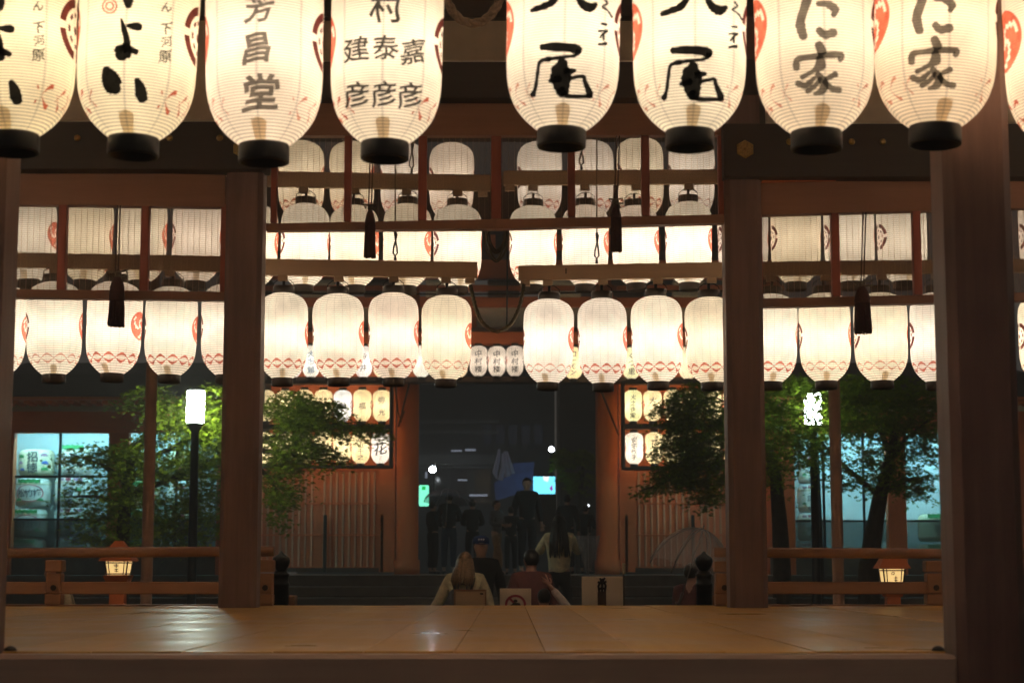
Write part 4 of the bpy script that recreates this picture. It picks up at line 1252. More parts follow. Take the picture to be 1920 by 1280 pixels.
tree('maple_tree', 'bright green maple spreading around the white lamp', [(228, 1040, 14), (232, 980, 12), (240, 900, 10), (255, 830, 8)],
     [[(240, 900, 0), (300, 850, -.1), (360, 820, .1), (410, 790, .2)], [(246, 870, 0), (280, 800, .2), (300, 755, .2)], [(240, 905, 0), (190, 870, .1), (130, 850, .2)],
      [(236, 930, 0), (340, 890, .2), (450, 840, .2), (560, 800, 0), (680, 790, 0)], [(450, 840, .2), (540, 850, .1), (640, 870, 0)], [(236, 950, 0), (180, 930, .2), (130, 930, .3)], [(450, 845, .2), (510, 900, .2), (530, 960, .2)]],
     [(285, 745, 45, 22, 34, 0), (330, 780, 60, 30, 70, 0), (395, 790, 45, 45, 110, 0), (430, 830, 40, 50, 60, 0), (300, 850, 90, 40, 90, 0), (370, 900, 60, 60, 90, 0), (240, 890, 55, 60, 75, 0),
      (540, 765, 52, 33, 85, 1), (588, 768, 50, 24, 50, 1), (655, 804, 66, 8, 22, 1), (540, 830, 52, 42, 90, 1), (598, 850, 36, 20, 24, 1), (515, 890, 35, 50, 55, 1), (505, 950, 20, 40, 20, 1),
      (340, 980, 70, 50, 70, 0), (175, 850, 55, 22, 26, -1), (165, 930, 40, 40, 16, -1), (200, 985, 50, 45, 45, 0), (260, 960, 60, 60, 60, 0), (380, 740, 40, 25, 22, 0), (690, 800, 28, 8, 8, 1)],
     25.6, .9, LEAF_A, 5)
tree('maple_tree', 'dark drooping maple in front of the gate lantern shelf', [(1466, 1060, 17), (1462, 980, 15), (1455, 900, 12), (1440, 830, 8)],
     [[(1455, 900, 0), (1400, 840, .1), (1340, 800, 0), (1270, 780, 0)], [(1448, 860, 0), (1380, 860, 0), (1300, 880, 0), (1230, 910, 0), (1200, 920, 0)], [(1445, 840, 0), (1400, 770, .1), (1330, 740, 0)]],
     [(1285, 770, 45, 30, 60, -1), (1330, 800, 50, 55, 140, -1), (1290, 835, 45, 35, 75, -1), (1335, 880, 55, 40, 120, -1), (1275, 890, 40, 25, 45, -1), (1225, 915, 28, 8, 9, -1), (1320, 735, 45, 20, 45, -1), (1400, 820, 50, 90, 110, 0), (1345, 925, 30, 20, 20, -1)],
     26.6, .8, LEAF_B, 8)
tree('broadleaf_tree', 'dark broadleaf tree with a leaning trunk before the cyan hall', [(1628, 1070, 20), (1638, 1000, 17), (1650, 930, 14), (1668, 860, 10), (1680, 800, 7)],
     [[(1650, 930, 0), (1590, 880, .1), (1540, 830, .1), (1490, 790, .1)], [(1660, 880, 0), (1700, 820, -.1), (1750, 780, 0)], [(1668, 850, 0), (1640, 780, .1), (1600, 740, .1)], [(1650, 925, 0), (1700, 900, .1), (1750, 890, .1)]],
     [(1640, 760, 90, 40, 130, 0), (1720, 745, 60, 40, 80, 0), (1590, 740, 50, 30, 60, 0), (1475, 740, 55, 38, 120, 0), (1475, 800, 50, 40, 110, 0), (1450, 860, 35, 60, 60, 0), (1505, 835, 40, 40, 55, 0), (1570, 835, 45, 45, 65, 0), (1605, 770, 60, 55, 120, 0), (1680, 750, 70, 50, 130, 0), (1730, 790, 50, 50, 90, 0), (1690, 825, 60, 40, 120, 0), (1655, 870, 45, 40, 80, 0), (1705, 900, 50, 30, 80, 0), (1590, 895, 40, 25, 36, 0), (1530, 765, 30, 34, 34, 0), (1580, 715, 90, 20, 60, 0), (1735, 850, 20, 25, 14, 0)],
     25.8, .75, LEAF_C, 13, .054, 1.2)
tree('broadleaf_tree', 'slender straight trunk standing between the red hall post and slim post', [(1536, 1060, 9), (1533, 960, 8), (1530, 880, 7), (1528, 820, 5)],
     [[(1530, 880, 0), (1500, 850, .1), (1480, 820, .1)], [(1528, 850, 0), (1550, 800, .1), (1556, 770, .1)]],
     [(1500, 855, 40, 30, 26, 0), (1545, 790, 18, 45, 24, 0), (1495, 720, 40, 14, 22, 0)], 26.9, .4, LEAF_C, 21, .05, 1.4)

# ---------------------------------------------------------------- small red garden lanterns
ANDON = glow('andon_paper', (1.0, .66, .26), .85)
def andon(px, y0, y1, w_, d, label, marks):
    k = pxm(px, y0, d); c = P(px, y1, d); hw = w_ / 2 * k
    z0, z1 = c.z, P(px, y0, d).z
    t = thing('garden_lantern', label, 'garden lantern', (c.x, d, -1.1), 'red wooden garden lanterns behind the railings')
    hx = lambda m, a0, a1, zz0, zz1: m.hexa([(c.x - a0, d - a0, zz0), (c.x + a0, d - a0, zz0), (c.x + a0, d + a0, zz0), (c.x - a0, d + a0, zz0), (c.x - a1, d - a1, zz1), (c.x + a1, d - a1, zz1), (c.x + a1, d + a1, zz1), (c.x - a1, d + a1, zz1)])
    hx(M(), hw * .84, hw, z0, z1).build('paper_box', ANDON, t)
    m = M()
    for sx in (-1, 1):
        for sy in (-1, 1):
            m.tube([(c.x + sx * hw * .85, d + sy * hw * .85, z0), (c.x + sx * hw * 1.01, d + sy * hw * 1.01, z1)], .008, 4)
    for u in (.08, .9):
        a = hw * (.84 + .16 * u) + .004; zz = z0 + (z1 - z0) * u
        for s_ in (-1, 1):
            m.tube([(c.x - a, d + s_ * a, zz), (c.x + a, d + s_ * a, zz)], .006, 4)
            m.tube([(c.x + s_ * a, d - a, zz), (c.x + s_ * a, d + a, zz)], .006, 4)
    for u in (-.72, .72):
        m.tube([(c.x + u * hw * .84, d - hw * .86 - .004, z0), (c.x + u * hw, d - hw - .006, z1)], .005, 4)
    m.build('frame', BLACKLAC, t)
    hx(M(), hw * 1.5, hw * 1.0, z1 + .005, z1 + .10).build('roof', VERMX, t)
    hx(M(), hw * .98, hw * .35, z1 + .102, z1 + .2).build('roof_cap', VERMX, t)
    hx(M(), hw * .75, hw * 1.15, z0 - .12, z0 - .004).build('bracket', VERMX, t)
    hx(M(), hw * .9, hw * .62, -1.1, z0 - .122).build('post', VERMILION, t)
    m = M()
    for st_ in marks:
        vs_, fs = stroke_poly(st_, 4)
        m.add([(c.x + a * k, d - hw * (.92 + .16 * (b / (y1 - y0))) - .006, (z0 + z1) / 2 + b * k) for a, b in vs_], fs)
    m.build('lettering', PB, t)
andon(222, 1052, 1077, 42, 18.0, 'red garden lantern with glowing paper box behind the barrel bay railing',
      [[(-5, 6, 1.2), (4, 6, 1.2)], [(0, 8, 1.2), (0, 1, 1.2)], [(-4, 3, 1), (4, 3, 1)], [(-3, -2, 1.2), (3, -2, 1.2)], [(0, -1, 1.2), (0, -7, 1.2)], [(-4, -5, 1), (4, -6, 1)]])
andon(1673, 1066, 1095, 40, 18.0, 'red garden lantern with glowing paper box behind the tree bay railing',
      [[(-5, 7, 1), (-1, 9, 1), (0, 5, 1), (-4, 4, 1), (-5, 7, 1)], [(3, 1, 1.2), (3, -9, 1.2)], [(0, -2, 1), (6, -2, 1)], [(0, -6, 1), (6, -7, 1)]])

# ---------------------------------------------------------------- sign boards at the far stage edge
BOARDM = plain('board_plywood', (.66, .48, .30), .6, var=.08)
BOARDW = plain('board_laminate', (.80, .72, .58), .35, var=.06)
def board(x0, y0, x1, y1, label, mt, kind):
    d = 14.0
    t = thing('sign_board', label, 'sign', P((x0 + x1) / 2, y1, d), 'notice boards seen over the far stage edge')
    rect(M(), x0, y0, x1, y1 + 70, d, .025, .003).build('panel', mt, t)
    if kind == 0:
        m = M()
        rect(m, x0, y0 - .4, x1, y0 + 3, d - .012, .01); rect(m, x0, y0 + 3.2, x0 + 3, y1 + 70, d - .012, .01); rect(m, x1 - 3, y0 + 3.2, x1, y1 + 70, d - .012, .01)
        m.build('frame', RAILWOOD, t)
        rect(M(), x1 - 12, y0 + 6, x1 - 6, y0 + 9, d - .004, .003).build('mark', PB, t)
    if kind == 1:
        cx, cy_ = (x0 + x1) / 2, y1 + 1
        vs_ = []
        for q in range(41):
            a = 2 * math.pi * q / 40
            vs_ += [P(cx + 20 * math.cos(a), cy_ - 19 * math.sin(a), d - .003), P(cx + 15.5 * math.cos(a), cy_ - 14.5 * math.sin(a), d - .003)]
        M().add(vs_, [(2 * q, 2 * q + 2, 2 * q + 3, 2 * q + 1) for q in range(40)]).build('prohibition_ring', PR, t)
        m = M().add([P(cx - 12, cy_ - 10, d - .004), P(cx - 9, cy_ - 13, d - .004), P(cx + 13, cy_ + 10, d - .004), P(cx + 10, cy_ + 13, d - .004)], [(0, 1, 2, 3)])
        m.build('bar', PR, t)
        m = M()
        m.add([P(cx + 4 * math.cos(a), cy_ - 7 - 3 * math.sin(a), d - .005) for a in [q * .628 for q in range(10)]], [tuple(range(10))])
        m.add([P(cx + u, cy_ + v, d - .005) for u, v in ((-11, 2), (-3, -4), (8, -3), (11, 4))], [(0, 1, 2, 3)])
        m.build('pictogram', PB, t)
    if kind == 2:
        rect(M(), 1121, y0 + 28, 1137, y1 + 70, d - .02, .018, .004).build('clasp', GATEDARK, t)
        m = M()
        for pts in ([(1124, 1110), (1122, 1098), (1127, 1088), (1125, 1083)], [(1129, 1112), (1129, 1096), (1130, 1084)], [(1134, 1110), (1136, 1097), (1131, 1088), (1134, 1082)], [(1121, 1090), (1129, 1094), (1137, 1089)], [(1123, 1104), (1129, 1101), (1135, 1104)]):
            m.tube([P(a, b, d - .012) for a, b in pts], .009, 6)
        m.build('ornament', BLACKMETAL, t)
    return t
board(851, 1105, 912, 1131, 'small tan framed board behind the stage edge below the blonde person', BOARDM, 0)
board(937, 1102.5, 996, 1132, 'small board with a red prohibition ring behind the stage edge', BOARDW, 1)
board(1091, 1080, 1168, 1133, 'pale wide board with a dark ornament clasp in its middle', BOARDW, 2)
t = thing('marker_stick', 'short pale stick standing at the corner of the pale wide board', 'stick', P(1170, 1085, 15))
rect(M(), 1167, 1055, 1173, 1076, 15, .04, .004).build('stick_top', plain('pale_stick', (.55, .42, .26), .6), t)
rect(M(), 1168.5, 1076.2, 1171.5, 1180, 15.005, .03).build('stick_shaft', GATEDARK, t)

# ---------------------------------------------------------------- people
SKIN = plain('skin', (.48, .27, .19), .5, var=.08, bump=0)
def cloth(name, c): return plain(name, c, .85, var=.25, scale=18, bump=.5)
HAIR_D = plain('dark_hair', (.012, .010, .009), .45, var=.4, scale=60)
HAIR_B = plain('blonde_hair', (.20, .12, .06), .5, var=.5, scale=50)
def skin_mesh(nodes, edges, root, sub=2):
    """one continuous surface grown round a skeleton: nodes {name: (co, radius)}"""
    names = list(nodes)
    ix = {n: i for i, n in enumerate(names)}
    me = bpy.data.meshes.new('sk')
    me.from_pydata([nodes[n][0] for n in names], [(ix[a], ix[b]) for a, b in edges], [])
    o = bpy.data.objects.new('sk', me); COL.objects.link(o)
    o.modifiers.new('s', 'SKIN'); q = o.modifiers.new('d', 'SUBSURF'); q.levels = sub; q.render_levels = sub
    for i, n in enumerate(names):
        r_ = nodes[n][1]
        me.skin_vertices[0].data[i].radius = r_ if isinstance(r_, tuple) else (r_, r_)
    me.skin_vertices[0].data[ix[root]].use_root = True
    dg = bpy.context.evaluated_depsgraph_get()
    out = bpy.data.meshes.new_from_object(o.evaluated_get(dg))
    bpy.data.objects.remove(o); bpy.data.meshes.remove(me)
    out.polygons.foreach_set('use_smooth', [True] * len(out.polygons))
    return out
def chain(*n): return list(zip(n, n[1:]))
def hand_nodes(nd, ed, side, wrist, hdir, palm_n, pose):
    """palm with four bent fingers and a thumb leaving its side"""
    hdir = Vector(hdir).normalized(); pn = Vector(palm_n).normalized(); sd = hdir.cross(pn).normalized()
    w_ = Vector(wrist)
    nd[side + 'palm'] = (w_ + hdir * .055, (.032, .018)); ed.append((side + 'wrist', side + 'palm'))
    lens = (.072, .08, .074, .058)
    for i in range(4):
        off = (i - 1.5) * .019
        straight = pose == 'v' and i in (0, 1)
        root = w_ + hdir * .088 + sd * off
        spread = (-.28 if i == 0 else .22) if straight else off * 3
        fd = (hdir + sd * spread).normalized()
        bend = .08 if straight else (1.5 if pose == 'v' else .5)
        a = root; L = lens[i]
        nd[f'{side}f{i}0'] = (a, .0095); ed.append((side + 'palm', f'{side}f{i}0'))
        for j in range(2):
            fd = (fd + pn * bend * (j + .6) * .6).normalized()
            a = a + fd * L * .5
            nd[f'{side}f{i}{j + 1}'] = (a, .0085 - j * .0015); ed.append((f'{side}f{i}{j}', f'{side}f{i}{j + 1}'))
    th = w_ + hdir * .03 - sd * .034
    nd[side + 't0'] = (th, .0115); ed.append((side + 'palm', side + 't0'))
    nd[side + 't1'] = (th + hdir * .03 - sd * .022 + pn * .012, .010); ed.append((side + 't0', side + 't1'))
    nd[side + 't2'] = (th + hdir * .055 - sd * .024 + pn * .026, .0085); ed.append((side + 't1', side + 't2'))
def person(label, loc, h, rz, top, trousers, hair, arms, hairlen='short', lean=0.0, legs='stand', skirt=None, extras=None, hood=False, wide=1.0, group=None):
    """front is local -Y; arms: {'l': (elbow, wrist, pose), 'r': ...} in units of a 1.7 m body"""
    t = thing('person', label, 'person', loc, group, rz)
    k = h / 1.7
    t.scale = (k, k, k)
    V = Vector
    ln = V((0, -lean, 0))
    nd = {}; ed = []
    pel = V((0, 0, .94)); up = lambda z: V((0, -lean * max(0, (z - .94)) / .6, z))
    nd['pelvis'] = (pel, (.135, .095)); nd['waist'] = (up(1.10), (.12, .088)); nd['chest'] = (up(1.30), (.145, .10)); nd['neckb'] = (up(1.465), (.062, .06)); nd['neck'] = (up(1.515), .054)
    nd['jaw'] = (up(1.555) + V((0, -.018, 0)), (.074, .086)); nd['mid'] = (up(1.615), (.092, .112)); nd['crown'] = (up(1.665) + V((0, .008, 0)), (.072, .09))
    ed += chain('pelvis', 'waist', 'chest', 'neckb', 'neck', 'jaw', 'mid', 'crown')
    sh = {}
    for s_, sg in (('l', -1), ('r', 1)):
        S = up(1.405) + V((sg * .165 * wide, 0, 0)); sh[s_] = S
        nd[s_ + 'sh'] = (S, .058); ed.append(('chest', s_ + 'sh'))
        e, w_, pose = arms[s_]
        nd[s_ + 'el'] = (V(e), .042); nd[s_ + 'wrist'] = (V(w_), .028); ed += chain(s_ + 'sh', s_ + 'el', s_ + 'wrist')
        hd = (V(w_) - V(e)).normalized()
        pn = V((0, -1, .0)) if pose == 'v' else V((-sg * .6, -.8, 0))
        pn = pn - hd * pn.dot(hd)
        hand_nodes(nd, ed, s_, w_, hd, pn, pose)
        if legs == 'stand':
            hp, kn, an, toe = V((sg * .085, 0, .88)), V((sg * .095, -.015, .49)), V((sg * .10, .02, .085)), V((sg * .115, -.15, .035))
        elif legs == 'step':
            f = .16 if s_ == 'l' else -.14
            hp, kn, an, toe = V((sg * .085, 0, .88)), V((sg * .09, -f * .7 - .03, .49)), V((sg * .09, -f, .09)), V((sg * .1, -f - .15, .035))
        else:  # crouch
            hp, kn, an, toe = V((sg * .09, 0, .86)), V((sg * .16, -.36, .80)), V((sg * .13, -.20, .44)), V((sg * .14, -.36, .40))
        nd[s_ + 'hip'] = (hp, .085); nd[s_ + 'knee'] = (kn, .058); nd[s_ + 'ank'] = (an, .038); nd[s_ + 'toe'] = (toe, (.036, .03))
        ed += [('pelvis', s_ + 'hip')] + chain(s_ + 'hip', s_ + 'knee', s_ + 'ank', s_ + 'toe')
    body = skin_mesh(nd, ed, 'pelvis')
    # face: nose, brow, lips, eyes and ears grown out of the same mesh
    bm = bmesh.new(); bm.from_mesh(body)
    hc = up(1.61)
    def lump(c, s3, rot=0):
        bmesh.ops.create_icosphere(bm, subdivisions=1, radius=1, matrix=Matrix.Translation(c) @ Matrix.Diagonal((*s3, 1)))
    lump(hc + V((0, -.088, -.008)), (.012, .016, .02))
    lump(hc + V((0, -.08, -.045)), (.022, .010, .007))
    for sg in (-1, 1):
        lump(hc + V((sg * .072, .004, 0)), (.010, .018, .028))
        lump(hc + V((sg * .029, -.076, .018)), (.016, .010, .006))
    for f in bm.faces: f.smooth = True
    bm.to_mesh(body); bm.free()
    body.name = 'body'
    b = link('body', body, SKIN, t)
    eyes = M()
    for sg in (-1, 1):
        c = hc + V((sg * .029, -.084, .008))
        eyes.lathe([(.001, -.0045), (.008, 0), (.001, .0045)], 8, c)
    eyes.build('eyes', HAIR_D, t, True)
    # clothes follow the body
    gro = lambda r_, g: tuple(x_ + g for x_ in r_) if isinstance(r_, tuple) else r_ + g
    nj = {n: (nd[n][0], gro(nd[n][1], .022)) for n in ('pelvis', 'waist', 'chest', 'lsh', 'rsh', 'lel', 'rel')}
    nj['pelvis'] = (nd['pelvis'][0] - V((0, 0, .05)), (.165, .125)); nj['neckb'] = (nd['neckb'][0] + V((0, 0, .025)), (.072, .07))
    ej = chain('pelvis', 'waist', 'chest', 'neckb')
    for s_ in 'lr':
        w_ = nd[s_ + 'wrist'][0]; e = nd[s_ + 'el'][0]
        nj[s_ + 'cuff'] = (e + (w_ - e) * .93, .044)
        ej += [('chest', s_ + 'sh')] + chain(s_ + 'sh', s_ + 'el', s_ + 'cuff')
    link('top', skin_mesh(nj, ej, 'chest'), top, t)
    nt = {'band': (nd['pelvis'][0] + V((0, 0, .10)), (.138, .104)), 'pelvis': (nd['pelvis'][0] - V((0, 0, .02)), (.142, .105))}
    et = [('band', 'pelvis')]
    for s_ in 'lr':
        nt[s_ + 'hip'] = (nd[s_ + 'hip'][0], .098); nt[s_ + 'knee'] = (nd[s_ + 'knee'][0], .074)
        a, kn = nd[s_ + 'ank'][0], nd[s_ + 'knee'][0]
        nt[s_ + 'hem'] = (kn + (a - kn) * .88, .062)
        et += [('pelvis', s_ + 'hip')] + chain(s_ + 'hip', s_ + 'knee', s_ + 'hem')
        sn = {'a': (a + V((0, .02, -.03)), (.05, .045)), 'b': (nd[s_ + 'toe'][0], (.05, .038))}
        link('shoe', skin_mesh(sn, [('a', 'b')], 'a', 1), HAIR_D, t)
    link('trousers', skin_mesh(nt, et, 'pelvis'), trousers, t)
    # hair
    m = M()
    if hair is not None:
        rg = random.Random(int(abs(loc[0]) * 1000))
        vs_ = []; fs = []; n, r_ = 20, 9
        for i in range(r_ + 1):
            th = math.pi * .76 * i / r_
            for j in range(n):
                a = 2 * math.pi * j / n
                front = -math.cos(a)          # 1 at the back
                lim = .30 if front < -.55 else (.62 if front < .1 else 1.0)
                tt = min(th, math.pi * .76 * lim + .12)
                q = 1 + .03 * math.sin(j * 3.1 + i * 2)
                vs_.append(tuple(hc + V((math.sin(tt) * math.sin(a) * .083 * q, -math.sin(tt) * math.cos(a) * .101 * q + .006, math.cos(tt) * .100 + .012))))
        for i in range(r_):
            for j in range(n):
                fs.append((i * n + j, (i + 1) * n + j, (i + 1) * n + (j + 1) % n, i * n + (j + 1) % n))
        m.add(vs_, fs, True)
        if hairlen in ('long', 'medium'):
            hl = 1 if hairlen == 'long' else .62
            for j in range(46):
                a = rg.uniform(-1.9, 1.9)
                x_, y_ = math.sin(a) * .075, math.cos(a) * .085
                p0 = hc + V((x_, y_ + .01, .03))
                e = rg.uniform(.9, 1.15)
                bk = .05 + .02 * math.cos(a)
                m.tube([p0, hc + V((x_ * 1.15, y_ * 1.1 + .02, -.10 * hl)), hc + V((x_ * 1.5, y_ * .5 + bk + .05, -.24 * e * hl)), hc + V((x_ * 1.5 + rg.uniform(-.03, .03), y_ * .3 + bk + .08, -.40 * e * hl))], [.016, .022, .02, .006], 6)
        m.build('hair', hair, t, True)
    return t, k, hc
DOWN = {'l': ((-.235, .02, 1.14), (-.25, -.06, .90), 'relax'), 'r': ((.235, .02, 1.14), (.25, -.06, .90), 'relax')}
UPA = {'l': ((-.27, -.12, 1.22), (-.12, -.30, 1.42), 'relax'), 'r': ((.27, -.12, 1.22), (.12, -.30, 1.42), 'relax')}
FRONT = {'l': ((-.24, -.02, 1.16), (-.12, -.26, 1.14), 'relax'), 'r': ((.24, -.02, 1.16), (.12, -.26, 1.14), 'relax')}
CREAM = cloth('cream_fleece', (.62, .52, .32)); BLACKC = cloth('black_cloth', (.014, .014, .016)); MAROON = cloth('maroon_cloth', (.10, .035, .035)); KHAKI = cloth('khaki_cloth', (.50, .42, .27))
DENIM = cloth('dark_denim', (.03, .035, .05)); WHITEC = cloth('off_white_cloth', (.68, .60, .55)); TAN = cloth('tan_cloth', (.26, .16, .09)); BLUEC = cloth('deep_blue_cloth', (.02, .05, .16)); GREYC = cloth('grey_cloth', (.12, .12, .13))
PI = math.pi
def at_head(px, ytop, d, z0):
    """base location and height so that the head top lands on that pixel"""
    p = P(px, ytop, d)
    return (p.x, d, z0), (p.z - z0) * 1.7 / 1.735
# woman in cream jacket on the steps, seen from behind, arms raised
loc, h = at_head(1048, 962, 24.8, step_z(24.8))
person('person in a cream hooded jacket and black trousers seen from behind, hands raised', loc, h, PI, CREAM, BLACKC, HAIR_D, UPA, 'long')
hd_ = bpy.data.objects[-1] if False else None
# tall silhouette
loc, h = at_head(988, 893, 31.6, GZ)
person('tall person in dark jacket standing in the gate opening before the bright screen', loc, h, .25, BLACKC, BLACKC, HAIR_D, DOWN)
loc, h = at_head(842, 921, 31.2, GZ)
person('person in dark clothes standing under the open umbrella in the gate', loc, h, PI, BLACKC, DENIM, HAIR_D, FRONT)
loc, h = at_head(931, 936, 28.6, GZ)
person('person in grey top with bare forearm walking through the gate', loc, h, 1.0, GREYC, TAN, HAIR_D, FRONT, 'short', legs='step')
loc, h = at_head(1063, 925, 33.0, GZ)
person('shadowy person with dark hair standing in the gate beside the bright screen', loc, h, PI, BLACKC, BLACKC, HAIR_D, DOWN)
for px_, y_, d_, rz_, lab_ in ((812, 938, 32.4, 2.2, 'shadowy person in black at the edge of the gate opening under the green sign'), (886, 934, 33.2, PI, 'shadowy person in black left of the blue banner deep in the gate'), (1098, 944, 33.6, 2.6, 'shadowy person in black by the post end of the gate opening, below the yellow leaves'), (958, 948, 30.2, PI, 'shadowy person in dark coat just left of the tall person in the gate')):
    loc, h = at_head(px_, y_, d_, GZ)
    person(lab_, loc, h, rz_, BLACKC, BLACKC, HAIR_D, FRONT)
# man with a cap facing the stage
loc, h = at_head(902, 1003, 20.6, -1.1)
cap_t, ck, chc = person('person in black with a dark cap facing the stage behind the blonde person', loc, h, .1, BLACKC, BLACKC, HAIR_D, DOWN)
m = M()
m.lathe([(.094, .03), (.096, .06), (.085, .095), (.055, .118), (.01, .125)], 18, chc + Vector((0, .008, 0)))
m.build('cap', BLUEC, cap_t, True)
m = M().hexa([chc + Vector(q) for q in ((-.07, -.08, .028), (.07, -.08, .028), (.05, -.165, .022), (-.05, -.165, .022), (-.07, -.08, .036), (.07, -.08, .036), (.05, -.165, .03), (-.05, -.165, .03))])
m.build('visor', BLUEC, cap_t, True)
WHP = plain('white_badge', (.7, .7, .72), .5)
m = M()
for q in (-.022, .005, .03):
    m.lathe([(.001, -.012), (.011, 0), (.001, .012)], 8, chc + Vector((q - .01, -.096, .078)))
m.build('badge', WHP, cap_t, True)
# blonde person from behind with backpack
loc, h = at_head(872, 1031, 18.6, -1.1)
bl_t, bk_, bhc = person('blonde person in cream fleece with a dark backpack seen from behind', loc, h, PI - .15, CREAM, DENIM, HAIR_B, {'l': ((-.26, -.06, 1.18), (-.30, -.10, .98), 'relax'), 'r': ((.30, -.02, 1.16), (.42, -.02, 1.02), 'relax')}, 'medium', wide=1.12)
bp = thing('backpack', 'dark grey backpack with top handle worn by the blonde person', 'backpack', loc, None, PI - .15)
bp.scale = (bk_,) * 3
bmb = M().cbox(-.15, .15, .12, .27, .95, 1.30, .05)
bmb.build('pack_body', GREYC, bp, True)
M().cbox(-.11, .11, .272, .31, .98, 1.15, .025).build('pocket', GREYC, bp, True)
M().tube([(-.05, .16, 1.30), (-.045, .16, 1.345), (0, .16, 1.36), (.045, .16, 1.345), (.05, .16, 1.30)], .011, 6).build('handle', BLACKC, bp, True)
for sg in (-1, 1):
    M().tube([(sg * .09, .13, 1.28), (sg * .12, .06, 1.42), (sg * .13, -.06, 1.43), (sg * .13, -.125, 1.33), (sg * .14, -.10, 1.1), (sg * .14, .10, .99)], .016, 6).build('strap', BLACKC, bp, True)
# maroon person, seated low
loc, h = at_head(996, 1026, 17.6, -1.1)
person('person in a maroon top with black hair seen from behind', loc, h, PI + .3, MAROON, BLACKC, HAIR_D, DOWN, 'short', wide=1.1)
# person flashing a V sign: low head just over the floor edge, arm raised beside it
loc, h = at_head(1020, 1100, 15.6, -1.1)
e = Vector((.34, -.02, 1.30)); 
person('person with black hair low behind the stage edge raising two fingers in a V', loc, h, PI, WHITEC, BLACKC, HAIR_D,
       {'l': ((-.33, .02, 1.44), (-.08, .05, 1.74), 'v'), 'r': ((.235, .02, 1.14), (.2, -.1, .95), 'relax')}, 'short')
# crouching person behind the left railing
loc, h = at_head(143, 1052, 16.6, -1.1)
person('person in a khaki shirt bending forward behind the barrel bay railing', loc, h, -1.1, KHAKI, GREYC, HAIR_D, {'l': ((-.25, -.12, 1.14), (-.20, -.3, .96), 'relax'), 'r': ((.25, -.12, 1.14), (.20, -.3, .96), 'relax')}, 'short', lean=.22)
# person under the clear umbrella
loc, h = at_head(1296, 1052, 17.2, -1.1)
person('person in dark maroon clothes mostly hidden under the clear umbrella', loc, h, PI - .5, MAROON, BLACKC, HAIR_D, {'l': ((-.22, -.08, 1.2), (-.06, -.24, 1.34), 'relax'), 'r': ((.22, -.08, 1.2), (.08, -.24, 1.30), 'relax')}, 'short')

# ---------------------------------------------------------------- umbrellas
CLEAR = clear_mat('clear_vinyl', (.5, .48, .5), .70)
BLUEV = clear_mat('blue_grey_vinyl', (.16, .18, .26), .45)
def umbrella(name, label, apex, r, depth, axis, mt, hlen, grp=None):
    t = thing(name, label, 'umbrella', apex, grp)
    q = Vector(axis).normalized().to_track_quat('Z', 'Y')
    t.rotation_mode = 'QUATERNION'; t.rotation_quaternion = q
    n, s = 8, 4
    vs_ = []; fs = []; N = n * s
    for i in range(8):
        u = i / 7
        for j in range(N):
            a = 2 * math.pi * j / N
            sc_ = 1 - .05 * u * abs(math.sin(a * n / 2))
            th = u * 1.35
            vs_.append((r * math.sin(th) / math.sin(1.35) * sc_ * math.cos(a), r * math.sin(th) / math.sin(1.35) * sc_ * math.sin(a), -depth * (1 - math.cos(th)) / (1 - math.cos(1.35)) - .03 * u * (1 - abs(math.sin(a * n / 2))) * r))
    for i in range(7):
        for j in range(N):
            fs.append((i * N + j, (i + 1) * N + j, (i + 1) * N + (j + 1) % N, i * N + (j + 1) % N))
    M().add(vs_, fs, True).build('canopy', mt, t, True)
    for j in range(n):
        M().tube([Vector(vs_[i * N + j * s]) * .995 for i in range(8)], .005, 5).build('rib', GREYMETAL, t, True)
    M().tube([(0, 0, .04), (0, 0, -hlen)], .007, 6).build('shaft', GREYMETAL, t, True)
    M().tube([(0, 0, -hlen + .002), (0, 0, -hlen - .09), (.02, 0, -hlen - .13), (.05, 0, -hlen - .12), (.06, 0, -hlen - .09)], .014, 6).build('handle', BLACKLAC, t, True)
    return t
umbrella('clear_umbrella', 'open clear vinyl umbrella tilted behind the black finial post', P(1318, 992, 16.9), .40, .42, (.35, .12, 1), CLEAR, .62)
umbrella('open_umbrella', 'open blue grey umbrella in the gate opening beside the green sign', P(840, 918, 31.0), .42, .2, (.05, .2, 1), BLUEV, .55)
# closed umbrella held point down
cu_ = P(1103, 1074, 24.7)
t = thing('closed_umbrella', 'closed clear umbrella pointing down beside the cream jacket person', 'umbrella', cu_)
kk = pxm(1103, 1040, 24.7)
m = M()
vs_ = []; fs = []
for i in range(7):
    u = i / 6
    for j in range(24):
        a = 2 * math.pi * j / 24
        r_ = (.012 + .145 * u ** .8) * (1 + .13 * math.sin(a * 8))
        vs_.append((r_ * math.cos(a), r_ * math.sin(a), .5 * u))
for i in range(6):
    for j in range(24):
        fs.append((i * 24 + j, i * 24 + (j + 1) % 24, (i + 1) * 24 + (j + 1) % 24, (i + 1) * 24 + j))
M().add(vs_, fs, True).build('canopy', CLEAR, t, True)
M().tube([(0, 0, -.06), (0, 0, .62)], .008, 6).build('shaft', GREYMETAL, t, True)
M().tube([(0, 0, .622), (0, 0, .70), (.02, 0, .735), (.05, 0, .73), (.06, 0, .70)], .014, 6).build('handle', BLACKLAC, t, True)

